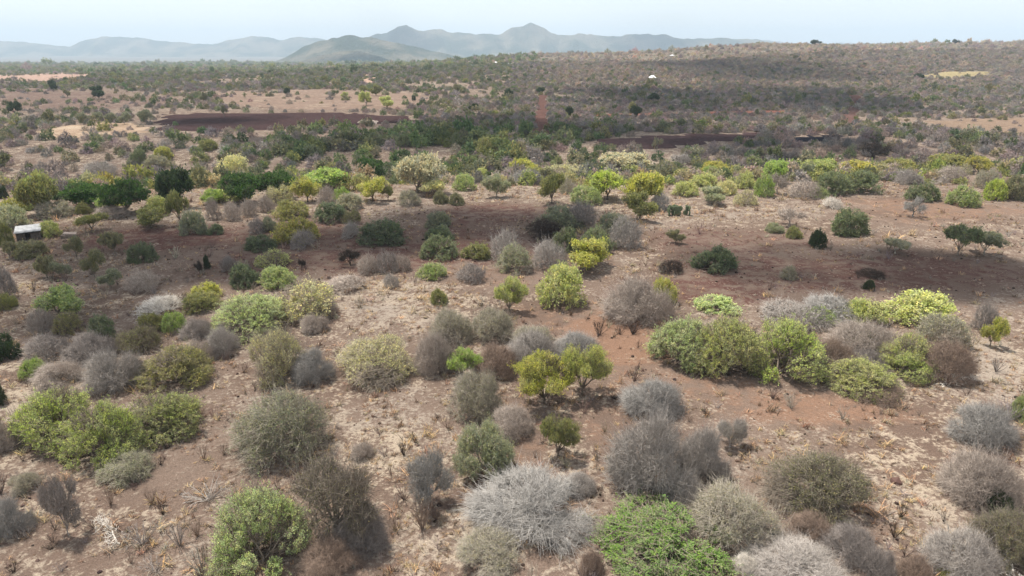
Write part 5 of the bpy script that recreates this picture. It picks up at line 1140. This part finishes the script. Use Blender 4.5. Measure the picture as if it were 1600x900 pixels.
for (kd, st, var, x, y, hw, h, rz, ck, grp, label) in PLANTS:
    nm, cat, wood_name, leaf_name = PARTS[kd]
    wood, leaf = LIB[st][var % len(LIB[st])]
    gz = float(ground_z(x, y)) - 0.02
    if kd == 'C':
        root = bpy.data.objects.new(nm, None); COL.objects.link(root); tag(root, label, cat)
        root.location = (x, y, gz)
        for (a, b, c, yaw, tilt) in pad_layout(221):
            o = link("pad", PAD, root, LEAFC[ck]); o.location = (a * hw, b * hw * 0.7, c * h * 0.9)
            o.rotation_euler = (0.0, tilt, yaw); o.scale = (0.42 * h, 0.42 * h, 0.36 * h)
        continue
    single = wood if leaf is None else (leaf if wood is None else None)
    lc = LEAFC[ck]; wc = WOODC[ck]
    jit = 0.92 + 0.16 * ((x * 7.13 + y * 3.7) % 1.0)
    lc = tuple(c * jit for c in lc); wc = tuple(c * jit for c in wc)
    if single is not None:
        root = link(nm, single, None, wc if leaf is None else lc)
    else:
        root = bpy.data.objects.new(nm, None); root.empty_display_size = 0.3; COL.objects.link(root)
        link(wood_name, wood, root, wc); link(leaf_name, leaf, root, lc)
    root.location = (x, y, gz); root.rotation_euler = (0, 0, rz); root.scale = (hw, hw, h)
    tag(root, label, cat, grp)

# ------------------------------------------------------------------ instanced cover: scrub, straw tufts, stones
def scatter_group(name, protos):
    """Geometry-node tree that puts one of the given shapes on every point of a mesh."""
    coll = bpy.data.collections.new(name + "_shapes")
    for k, me in enumerate(protos):
        coll.objects.link(bpy.data.objects.new(f"{name}_shape_{k:02d}", me))
    g = bpy.data.node_groups.new(name, 'GeometryNodeTree')
    g.interface.new_socket("Geometry", in_out='INPUT', socket_type='NodeSocketGeometry')
    g.interface.new_socket("Geometry", in_out='OUTPUT', socket_type='NodeSocketGeometry')
    N, L = g.nodes, g.links
    gi = N.new("NodeGroupInput"); go = N.new("NodeGroupOutput")
    ci = N.new("GeometryNodeCollectionInfo"); ci.inputs["Collection"].default_value = coll
    ci.inputs["Separate Children"].default_value = True; ci.inputs["Reset Children"].default_value = True
    iop = N.new("GeometryNodeInstanceOnPoints"); iop.inputs["Pick Instance"].default_value = True
    def na(nm, dt):
        x = N.new("GeometryNodeInputNamedAttribute"); x.data_type = dt; x.inputs["Name"].default_value = nm
        return x.outputs["Attribute"]
    L.new(gi.outputs[0], iop.inputs["Points"]); L.new(ci.outputs[0], iop.inputs["Instance"])
    L.new(na("shape", 'INT'), iop.inputs["Instance Index"])
    L.new(na("turn", 'FLOAT_VECTOR'), iop.inputs["Rotation"])
    L.new(na("size", 'FLOAT_VECTOR'), iop.inputs["Scale"])
    L.new(iop.outputs[0], go.inputs[0])
    return g

def scatter(name, x, y, hw, h, tint, shape, protos, rng, label, tilt=0.06, sink=0.02):
    n = len(x)
    me = bpy.data.meshes.new(name)
    me.vertices.add(n)
    me.vertices.foreach_set("co", np.stack([x, y, ground_z(x, y) - sink], 1).astype(np.float32).ravel())
    def at(nm, dt, key, v):
        a = me.attributes.new(nm, dt, 'POINT'); a.data.foreach_set(key, np.ascontiguousarray(v).ravel())
    at("shape", 'INT', "value", shape.astype(np.int32))
    at("turn", 'FLOAT_VECTOR', "vector", np.stack([rng.normal(0, tilt, n), rng.normal(0, tilt, n), rng.uniform(0, 6.283, n)], 1).astype(np.float32))
    at("size", 'FLOAT_VECTOR', "vector", np.stack([hw, hw, h], 1).astype(np.float32))
    at("tint", 'FLOAT_COLOR', "color", np.column_stack([tint, np.ones(n)]).astype(np.float32))
    me.update()
    o = link(name, me)
    md = o.modifiers.new("scatter", 'NODES'); md.node_group = scatter_group(name, protos)
    tag(o, label, None, None, "stuff")
    return o

IM = (TWIG_I, LEAF_I)
far_leafy = [plant(f"far_leafy_{s}", s, f, 70, 7, 0.20, 0.34, 0.016, 4, leaf_spread=0.07, mats=IM, one=True)[0]
             for s, f in ((301, 'dome'), (302, 'mound'), (303, 'dome'), (304, 'mound'))]
far_bare = [plant(f"far_bare_{s}", s, 'dome', 170, 1, 0.12, 0.26, 0.020, 6, side_twigs=2, mats=IM, one=True)[0] for s in (311, 312, 313)]
far_tree = [plant(f"far_tree_{s}", s, 'ball', 60, 7, 0.2, 0.34, 0.018, 4, trunk=0.3, trunk_r=0.05, leaf_spread=0.08, mats=IM, one=True)[0] for s in (321, 322)]
SHAPES = far_leafy + far_bare + far_tree          # 0-3 leafy, 4-6 bare, 7-8 little trees

rng = np.random.default_rng(5)
INDIV = np.array([(p[3], p[4], p[5]) for p in PLANTS if p[4] > 60])

def free_of(x, y, polys=True, gap=0.8):
    ok = np.ones(len(x), bool)
    if polys:
        for B, thin in zip(FIELD_POLYS, FIELD_SCRUB): ok &= ~inside(B, x, y) | (np.random.default_rng(len(B)).random(len(x)) < thin)
    for ch in np.array_split(np.arange(len(x)), max(1, len(x) // 4000)):
        d = np.hypot(x[ch, None] - INDIV[None, :, 0], y[ch, None] - INDIV[None, :, 1]) - INDIV[None, :, 2] * gap
        ok[ch] &= d.min(1) > 0
    return ok

def palette(rng, n, cols, probs):
    c = np.array(cols)[rng.choice(len(cols), n, p=np.array(probs) / sum(probs))]
    return c * rng.uniform(0.8, 1.2, (n, 1)) * rng.normal(1, 0.05, (n, 3))

GREY = [(0.27, 0.235, 0.215), (0.33, 0.285, 0.255), (0.21, 0.185, 0.175), (0.32, 0.255, 0.215)]
GREEN = [(0.165, 0.19, 0.105), (0.13, 0.17, 0.085), (0.21, 0.22, 0.125), (0.24, 0.25, 0.11), (0.225, 0.225, 0.155)]

def scrub(name, n, xr, yr, dens, green, size, label, seed, polys=True, gap=0.8, tints=None):
    rng = np.random.default_rng(seed)
    t = rng.random(n)
    y = np.sqrt(yr[0] ** 2 + t * (yr[1] ** 2 - yr[0] ** 2))
    x = y * rng.uniform(xr[0], xr[1], n)
    k = rng.random(n) < dens(x, y)
    x, y = x[k], y[k]
    k = free_of(x, y, polys, gap); x, y = x[k], y[k]
    m = len(x)
    g = rng.random(m) < green(x, y)
    if tints is not None: tint, g = tints(rng, x, y, g)
    else: tint = np.where(g[:, None], palette(rng, m, GREEN, (4, 3, 3, 1, 3)), palette(rng, m, GREY, (4, 3, 2, 3)))
    dry = rng.random(m) < 0.75 * sstep(0.0, 0.10, x / y) * sstep(240, 420, y)            # dry tan brush on the ridge
    tint = np.where(dry[:, None], palette(rng, m, [(0.40, 0.325, 0.265), (0.35, 0.295, 0.25), (0.31, 0.275, 0.20), (0.26, 0.235, 0.215)], (4, 3, 2, 2)), tint)
    tint = tint * np.where(y > 600, 1.3, 1.0)[:, None]  # far scrub paler: the lightening of haze painted into its tint
    shp = np.where(g, rng.integers(0, 4, m), rng.integers(4, 7, m))
    tree = rng.random(m) < 0.08
    shp = np.where(tree & g, rng.integers(7, 9, m), shp)
    hw = size(x, y) * rng.lognormal(0, 0.30, m)
    h = hw * rng.uniform(0.95, 1.5, m) * np.where(shp >= 7, 1.5, 1.0)
    return scatter(name, x, y, hw, h, tint, shp, SHAPES, rng, label)

def gully_dens(x, y):
    patch = sstep(-0.12, 0.10, fbm(x / 16.0, y / 16.0, 3, 91))
    edge = sstep(99 + 0.03 * x, 112 + 0.03 * x, y)
    return edge * (0.25 + 0.75 * patch) * np.where((x < -30) & (y > 150), 0.5, 1.0)
def gully_green(x, y):
    c = np.exp(-((x + 18) / 45.0) ** 2)
    return 0.22 + 0.50 * c + 0.35 * fbm(x / 25.0, y / 25.0, 2, 14)
def gully_tints(rng, x, y, g):
    m = len(x)
    edge = rng.random(m) < 0.75 * (1 - sstep(112, 128, y - 0.05 * x))           # pale lime and straw growth on the near lip
    core = rng.random(m) < 0.8 * np.exp(-((x + 22) / 38.0) ** 2) * sstep(128, 142, y)   # dark green heart of the gully
    t = np.where(g[:, None], palette(rng, m, GREEN, (4, 3, 3, 1, 3)), palette(rng, m, GREY, (4, 3, 2, 3)))
    t = np.where(edge[:, None], palette(rng, m, [(0.36, 0.35, 0.20), (0.30, 0.34, 0.11), (0.38, 0.34, 0.29), (0.26, 0.30, 0.12), (0.36, 0.36, 0.12)], (4, 3, 4, 3, 1)), t)
    t = np.where(core[:, None], palette(rng, m, [(0.11, 0.165, 0.075), (0.15, 0.20, 0.09), (0.18, 0.21, 0.085), (0.19, 0.19, 0.13)], (3, 3, 2, 2)), t)
    return t, g | core | (edge & (rng.random(m) < 0.7))
scrub("gully_scrub", 6500, (-0.92, 0.92), (96, 178), gully_dens, gully_green, lambda x, y: 1.12 + 0.35 * np.exp(-((x + 22) / 45.0) ** 2) * sstep(128, 142, y),
      "dense low grey and green scrub filling the gully behind the tree line", 7, gap=0.6, tints=gully_tints)

def plain_dens(x, y):
    patch = sstep(-0.16, 0.12, fbm(x / 38.0, y / 38.0, 4, 95))
    left = np.where(x < 0.02 * y - 8, 0.45, 0.9)
    left = np.where((y > 420), 0.8, left)
    base = np.where((x > 0.02 * y - 8) & (y > 230), 0.5, 0.12)
    return (base + (1 - base) * patch) * left
def plain_green(x, y):
    return np.where(x < 0.0, 0.45, 0.22) + 0.5 * fbm(x / 70.0, y / 70.0, 3, 15) + 0.25 * sstep(420, 600, y) * (x < 0)
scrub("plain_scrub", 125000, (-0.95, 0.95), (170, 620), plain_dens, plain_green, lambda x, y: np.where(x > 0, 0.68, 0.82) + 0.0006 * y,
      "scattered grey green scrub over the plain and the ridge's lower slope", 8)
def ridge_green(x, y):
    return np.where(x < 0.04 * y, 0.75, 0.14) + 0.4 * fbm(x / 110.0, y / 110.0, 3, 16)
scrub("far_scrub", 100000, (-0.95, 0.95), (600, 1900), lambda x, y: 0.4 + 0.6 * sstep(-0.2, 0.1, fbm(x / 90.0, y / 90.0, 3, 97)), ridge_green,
      lambda x, y: np.where(x > 0.04 * y, 0.95, 1.25) + 0.0009 * y, "haze-lightened scrub and woodland covering the valley floor and ridge top", 9)

# straw tufts and twiggy litter on the near ground
def tuft_mesh(name, seed, blades=18, w=0.035):
    rng = np.random.default_rng(seed)
    a = rng.uniform(0, 6.283, blades); r = rng.uniform(0.25, 1.0, blades)
    b = rng.normal(0, 0.25, (blades, 3)); b[:, 2] = 0
    tip = b + np.stack([np.cos(a) * r, np.sin(a) * r, rng.uniform(0.25, 1.0, blades)], 1)
    s = np.stack([-np.sin(a), np.cos(a), 0 * a], 1) * w
    mid = b * 0.5 + tip * 0.5; mid[:, 2] += 0.12
    V = np.stack([b - s, b + s, mid + s * 0.8, tip, mid - s * 0.8], 1).reshape(-1, 3)
    i = np.arange(blades)[:, None] * 5
    F4 = i + np.array([[0, 1, 2, 4]]); F3 = i + np.array([[4, 2, 3]])
    return make_mesh(name, V, [F4, F3], (LEAF_I,), None, np.repeat(rng.random(blades), 5))
TUFTS = [tuft_mesh(f"tuft_{s}", s) for s in (401, 402, 403)]
n = 80000
rng = np.random.default_rng(77)
y = 14 + 96 * rng.random(n) ** 1.5
x = (y + 6) * rng.uniform(-0.95, 0.95, n)
s_, r_, o_ = soil_weights(x, y)
pat = fbm(x / 1.6, y / 1.6, 3, 123) + 0.6 * fbm(x / 7.0, y / 7.0, 3, 124)
k = rng.random(n) < np.clip(0.10 + 0.55 * s_ + 1.5 * pat - 0.3 * r_ - 0.3 * o_, 0.02, 1)
x, y = x[k], y[k]; m = len(x)
tint = palette(rng, m, [(0.42, 0.33, 0.22), (0.33, 0.26, 0.19), (0.24, 0.18, 0.13), (0.13, 0.085, 0.06), (0.30, 0.27, 0.23)], (5, 4, 3, 2.2, 3))
hw = 0.14 * rng.lognormal(0, 0.45, m) * (1 + y / 90.0)
scatter("dry_grass", x, y, hw, hw * rng.uniform(0.5, 1.2, m), tint, rng.integers(0, 3, m), TUFTS, rng,
        "short straw coloured grass tufts and litter over the bare soil", 0.1, 0.0)

# knee-high dry sprigs, thickest around the bushes
def sprig(name, seed):
    me = weed_mesh(name, seed, 14, 0.75, 5, 0.022); me.materials.clear(); me.materials.append(TWIG_I); return me
SPRIGS = [sprig(f"sprig_{s}", s) for s in (421, 422, 423, 424)]
near = [(p[3], p[4], p[5]) for p in PLANTS if p[4] < 75 and p[0] != 'W']
bx, by = [], []
for (cx, cy, cr) in near:
    k = rng.integers(3, 9); a = rng.uniform(0, 6.283, k); d = cr * rng.uniform(0.75, 1.5, k)
    bx += list(cx + np.cos(a) * d); by += list(cy + np.sin(a) * d)
yy = 15 + 60 * rng.random(1500) ** 1.3; xx = (yy + 5) * rng.uniform(-0.9, 0.9, 1500)
k = rng.random(1500) < np.clip(0.35 + 2.5 * fbm(xx / 9.0, yy / 9.0, 3, 151), 0.03, 1)
x = np.concatenate([bx, xx[k]]); y = np.concatenate([by, yy[k]]); m = len(x)
hw = 0.26 * rng.lognormal(0, 0.45, m)
scatter("dry_sprigs", x, y, hw, hw * rng.uniform(0.9, 1.7, m), palette(rng, m, [(0.20, 0.145, 0.115), (0.13, 0.09, 0.075), (0.27, 0.235, 0.205), (0.33, 0.28, 0.21)], (4, 3, 3, 2)),
        rng.integers(0, 4, m), SPRIGS, rng, "knee-high dry sprigs and dead twigs around the bushes", 0.12, 0.02)

def stone_mesh(name, seed):
    rng = np.random.default_rng(seed)
    t = (1 + 5 ** 0.5) / 2
    v = np.array([(-1, t, 0), (1, t, 0), (-1, -t, 0), (1, -t, 0), (0, -1, t), (0, 1, t), (0, -1, -t), (0, 1, -t), (t, 0, -1), (t, 0, 1), (-t, 0, -1), (-t, 0, 1)], float)
    v /= np.linalg.norm(v[0]); v *= rng.uniform(0.65, 1.2, (12, 1)); v[:, 2] = v[:, 2] * 0.6 + 0.15
    f = np.array([(0, 11, 5), (0, 5, 1), (0, 1, 7), (0, 7, 10), (0, 10, 11), (1, 5, 9), (5, 11, 4), (11, 10, 2), (10, 7, 6), (7, 1, 8),
                  (3, 9, 4), (3, 4, 2), (3, 2, 6), (3, 6, 8), (3, 8, 9), (4, 9, 5), (2, 4, 11), (6, 2, 10), (8, 6, 7), (9, 8, 1)])
    return make_mesh(name, v, [f], (TWIG_I,), None, rng.random(12))
STONES = [stone_mesh(f"stone_{s}", s) for s in (501, 502, 503, 504)]
n = 9000
y = 14 + 90 * rng.random(n) ** 1.4; x = (y + 6) * rng.uniform(-0.95, 0.95, n)
k = rng.random(n) < np.clip(0.4 + 2.2 * fbm(x / 5.0, y / 5.0, 3, 140), 0.05, 1)
x, y = x[k], y[k]; m = len(x)
sz = 0.045 * rng.lognormal(0, 0.45, m) * (1 + y / 120.0)
scatter("stones", x, y, sz, sz, palette(rng, m, [(0.05, 0.034, 0.028), (0.09, 0.06, 0.045), (0.2, 0.15, 0.11)], (5, 3, 1)),
        rng.integers(0, 4, m), STONES, rng, "small dark stones strewn over the soil", 0.3, 0.0)

# ------------------------------------------------------------------ buildings
def box(v0, v1):
    (a, b, c), (d, e, f) = v0, v1
    V = np.array([(a, b, c), (d, b, c), (d, e, c), (a, e, c), (a, b, f), (d, b, f), (d, e, f), (a, e, f)], float)
    F = np.array([(0, 3, 2, 1), (4, 5, 6, 7), (0, 1, 5, 4), (1, 2, 6, 5), (2, 3, 7, 6), (3, 0, 4, 7)])
    return V, F
def box_me(name, parts, mat):
    V, F, k = [], [], 0
    for p in parts:
        v, f = box(*p); V.append(v); F.append(f + k); k += 8
    return make_mesh(name, np.concatenate(V), F, (mat,))
TIN = plain_mat("weathered_tin", (0.40, 0.395, 0.385), 0.6, 0.0, 0.4, 1.5)
RUST = plain_mat("rusty_tin", (0.26, 0.20, 0.165), 0.7, 0.0, 0.4, 2.5)
PLANK = plain_mat("grey_planks", (0.10, 0.08, 0.065), 0.9, 0.0, 0.35, 6.0)
PALE = plain_mat("pale_plaster", (0.62, 0.58, 0.5), 0.9, 0.0, 0.12, 2.0)
WHITE = plain_mat("white_roof", (0.8, 0.8, 0.8), 0.6, 0.0, 0.06, 1.0)
DARK = plain_mat("dark_opening", (0.02, 0.018, 0.016), 0.9)
ROCK = plain_mat("rubble_stone", (0.17, 0.13, 0.10), 0.95, 0.0, 0.4, 4.0, 0.03)

def roof_sheet(name, w, d, waves, amp, mat, th=0.02):
    m = waves * 4 + 1
    xx = np.linspace(-w / 2, w / 2, m); zz = amp * np.sin(np.linspace(0, waves * 2 * math.pi, m))
    V = []
    for t in (th, 0.0):
        for yy in (-d / 2, d / 2):
            V.append(np.stack([xx, np.full(m, yy), zz + t], 1))
    V = np.concatenate(V); i = np.arange(m - 1)
    F = [np.stack([i, i + 1, i + 1 + m, i + m], 1), np.stack([i + 2 * m, i + 3 * m, i + 1 + 3 * m, i + 1 + 2 * m], 1),
         np.stack([i, i + 2 * m, i + 1 + 2 * m, i + 1], 1), np.stack([i + m, i + 1 + m, i + 1 + 3 * m, i + 3 * m], 1)]
    return make_mesh(name, V, F, (mat,), smooth=True)

sx, sy, srot = (-52.79, 72.34, 0.5)
shed = bpy.data.objects.new("shed", None); COL.objects.link(shed)
shed.location = (sx, sy, float(ground_z(sx, sy)) - 0.03); shed.rotation_euler = (0, 0, srot)
tag(shed, "small plank shed with a bright sloping tin roof near the left edge", "shed")
SW, SD, SH = 2.1, 1.5, 0.9
for k in range(14):                                    # front planks, gap for the opening
    if 5 <= k <= 7: continue
    a = -SW / 2 + k * SW / 14
    link("plank", box_me("plank", [((a + 0.01, -SD / 2 - 0.02, 0), (a + SW / 14 - 0.01, -SD / 2 + 0.02, SH - 0.12 + 0.03 * (k % 3)))], PLANK), shed)
for s in (-1, 1):
    for k in range(9):
        a = -SD / 2 + 0.03 + k * (SD - 0.06) / 9
        link("plank", box_me("plank", [((s * SW / 2 - 0.02, a + 0.01, 0), (s * SW / 2 + 0.02, a + (SD - 0.06) / 9 - 0.01, SH + 0.26 * (k / 9)))], PLANK), shed)
link("back_wall", box_me("back_wall", [((-SW / 2 + 0.03, SD / 2 - 0.04, 0), (SW / 2 - 0.03, SD / 2, SH + 0.34))], PLANK), shed)
for (px_, py_) in ((-1, -1), (1, -1), (-1, 1), (1, 1)):
    link("post", box_me("post", [((px_ * SW / 2 - 0.06, py_ * SD / 2 - 0.06, 0), (px_ * SW / 2 + 0.06, py_ * SD / 2 + 0.06, SH + (0.33 if py_ > 0 else 0.0)))], PLANK), shed)
for k in range(3):
    r = link("roof_sheet", roof_sheet("roof_sheet", 0.86, SD + 0.7, 9, 0.02, TIN), shed)
    r.location = (-0.80 + k * 0.80, 0.0, SH + 0.24 + 0.022 * k); r.rotation_euler = (math.radians(9.0), 0, 0)

rx_, ry_ = (-48.74, 72.78)
pen = bpy.data.objects.new("stone_pen", None); COL.objects.link(pen)
pen.location = (rx_, ry_, float(ground_z(rx_, ry_)) - 0.02); pen.rotation_euler = (0, 0, 0.25)
tag(pen, "low rubble wall with a flat tin cover right of the shed", "pen")
rr = random.Random(4)
for k in range(12):
    a = -0.75 + (k % 6) * 0.27; zz = 0.2 * (k // 6)
    link("stone", box_me("stone", [((a, -0.4 + rr.uniform(-.04, .04), zz), (a + 0.25, -0.12, zz + 0.185 + rr.uniform(-.015, .01)))], ROCK), pen)
r = link("cover", roof_sheet("cover", 1.3, 0.7, 8, 0.02, RUST), pen); r.location = (0.05, 0.1, 0.47); r.rotation_euler = (0.12, 0.05, 0)

HOUSES = [
 (73.2, 372.5, 3.204721263930024, 2.5637770111440195, 0.8332275286218064, 0.1, 1.3459829308506104, 'white tent-like house alone on the scrubby ridge right of centre'),
 (-334.6, 3238.6, 16.798683708301823, 11.199122472201216, 4.199670927075456, 0.2, 4.199670927075456, 'tiny white house left of the peak, at the mountain foot'),
 (-65.0, 662.6, 3.4350201930148945, 1.962868681722797, 0.7360757556460489, -0.2, 0.613396463038374, 'tiny white house just below another, left of the peak'),
 (-14.7, 634.1, 3.2722433413333007, 2.1814955608888673, 0.8180608353333252, 0.3, 0.6817173627777711, "tiny white house below the highest peak's left slope"),
 (-2.1, 599.2, 3.091508785487279, 2.0610058569915193, 0.7728771963718197, 0.1, 0.7728771963718197, 'tiny white house below the highest peak'),
 (-411.7, 1191.7, 6.50510132812626, 4.33673421875084, 1.626275332031565, 0, 1.3552294433596377, 'tiny white house below the blue mountains, left of the green hill'),
 (-738.3, 1694.1, 9.534628074469996, 5.448358899697141, 2.0431345873864277, 0.4, 2.0431345873864277, 'tiny white house at the foot of the blue left mountains'),
 (148.9, 671.1, 3.546583235391963, 2.25691660434034, 0.838283310183555, 0.2, 0.6448333155258115, 'tiny white house high on the right ridge'),
 (-53.8, 377.2, 1.9658085383120163, 1.3105390255413443, 0.5242156102165376, 0.1, 0.43684634184711474, 'tiny white house low in the valley near the sunlit field'),
]
for (hx, hy, hw_, hd, hh, hr, roof_h, label) in HOUSES:
    o = bpy.data.objects.new("white_house", None); COL.objects.link(o)
    o.location = (hx, hy, float(ground_z(hx, hy)) - 0.1); o.rotation_euler = (0, 0, hr)
    tag(o, label, "house", "white roofed houses in the distance")
    link("wall", box_me("wall", [((-hw_ / 2, -hd / 2, 0), (hw_ / 2, hd / 2, hh))], PALE), o)
    e = 0.06 * hw_
    V = np.array([(-hw_ / 2 - e, -hd / 2 - e, hh + .02), (hw_ / 2 + e, -hd / 2 - e, hh + .02), (hw_ / 2 + e, hd / 2 + e, hh + .02), (-hw_ / 2 - e, hd / 2 + e, hh + .02),
                  (-hw_ * 0.2, 0, hh + roof_h), (hw_ * 0.2, 0, hh + roof_h)], float)
    link("roof", make_mesh("roof", V, [np.array([(0, 1, 5, 4), (2, 3, 4, 5), (0, 3, 2, 1)]), np.array([(1, 2, 5), (3, 0, 4)])], (WHITE,)), o)
    link("door", box_me("door", [((-0.08 * hw_, -hd / 2 - 0.04, 0.1), (0.08 * hw_, -hd / 2 + 0.02, 0.8 * hh))], DARK), o)
    for s in (-1, 1):
        link("window", box_me("window", [((s * hw_ * 0.3 - 0.07 * hw_, -hd / 2 - 0.04, 0.4 * hh), (s * hw_ * 0.3 + 0.07 * hw_, -hd / 2 + 0.02, 0.8 * hh))], DARK), o)

# ------------------------------------------------------------------ broken cloud overhead (its shade lies on the plain)
def cloud_material():
    m, n, l = new_mat("cloud")
    out = n.new("ShaderNodeOutputMaterial")
    d = n.new("ShaderNodeBsdfDiffuse"); d.inputs["Color"].default_value = (0.9, 0.9, 0.9, 1)
    t = n.new("ShaderNodeBsdfTranslucent"); t.inputs["Color"].default_value = (0.9, 0.9, 0.9, 1)
    tr = n.new("ShaderNodeBsdfTransparent")
    a = n.new("ShaderNodeMixShader"); a.inputs["Fac"].default_value = 0.6
    b = n.new("ShaderNodeMixShader"); b.inputs["Fac"].default_value = 0.23
    l.new(d.outputs[0], a.inputs[1]); l.new(t.outputs[0], a.inputs[2])
    l.new(tr.outputs[0], b.inputs[1]); l.new(a.outputs[0], b.inputs[2]); l.new(b.outputs[0], out.inputs["Surface"])
    return m
CLOUD = cloud_material()
CLOUDS = [
 (32.9, 62.0, 21.5, 9.6, 290),
 (45.6, 58.0, 8.2, 10.3, 290),
 (-1.4, 76.4, 16.4, 14.8, 290),
 (-35.4, 68.4, 18.2, 13.9, 290),
 (-33.7, 49.8, 9.3, 8.0, 290),
 (-18.4, 68.8, 11.5, 10.8, 290),
 (-6.0, 175.3, 56.3, 32.9, 290),
 (63.1, 154.6, 46.4, 12.1, 290),
 (-33.6, 155.1, 35.5, 13.7, 290),
 (60.1, 262.5, 38.5, 96.0, 290),
 (120.1, 279.7, 34.4, 78.6, 290),
 (147.9, 488.8, 67.0, 156.7, 290),
 (-84.9, 198.3, 18.8, 14.9, 290),
 (-471, 2080, 260, 170, 800),
 (-634, 4300, 260, 220, 800),
 (901, 4350, 330, 250, 800),
]       # (ground x, ground y, half length, half depth, altitude) of the shade each cloud throws
cv, cf, ck_ = [], [], 0
crng = np.random.default_rng(3)
for (gx, gy, rx, ry, alt) in CLOUDS:
    c = np.array([gx, gy, 0.0]) + TO_SUN / TO_SUN[2] * alt
    lumps = max(7, int(10 * max(rx / ry, ry / rx)))
    for k in range(lumps):
        a = crng.uniform(0, 6.283); q = math.sqrt(crng.random()) * 0.72
        lc_ = c + np.array([math.cos(a) * q * rx, math.sin(a) * q * ry, crng.uniform(-0.1, 0.1) * min(rx, ry)])
        rad = min(rx, ry) * crng.uniform(0.30, 0.58)
        nu, nv = 20, 10
        U, V_ = np.meshgrid(np.arange(nu) * 2 * math.pi / nu, np.linspace(0.05, math.pi - 0.05, nv))
        D = np.stack([np.cos(U) * np.sin(V_), np.sin(U) * np.sin(V_), np.cos(V_)], -1).reshape(-1, 3)
        bump = 1 + 0.7 * fbm(D[:, 0] * 2.3 + k * 3.1, D[:, 1] * 2.3 + D[:, 2] * 2.3 + gx, 4, 7)
        P = D * rad * bump[:, None]; P[:, 2] *= 0.45
        P[:, 0] *= 1.25
        i = (np.arange(nv - 1)[:, None] * nu + np.arange(nu)[None]); j = (np.arange(nv - 1)[:, None] * nu + (np.arange(nu)[None] + 1) % nu)
        cf.append(np.stack([i, j, j + nu, i + nu], -1).reshape(-1, 4) + ck_)
        cv.append(P + lc_); ck_ += len(P)
clouds = link("clouds", make_mesh("clouds", np.concatenate(cv), cf, (CLOUD,), smooth=True))
tag(clouds, "broken white fair weather clouds overhead", None, None, "stuff")

# ------------------------------------------------------------------ haze
hm, hn, hl = new_mat("haze_air")
ho = hn.new("ShaderNodeOutputMaterial"); hv = hn.new("ShaderNodeVolumePrincipled")
hv.inputs["Color"].default_value = (0.72, 0.87, 1.0, 1); hv.inputs["Density"].default_value = 0.0002
hv.inputs["Anisotropy"].default_value = 0.0
hl.new(hv.outputs[0], ho.inputs["Volume"])
hz = link("haze", box_me("haze", [((-9400, -300, -135), (9400, 8900, 215))], hm))
tag(hz, "thin pale blue haze over the valley", None, None, "stuff")
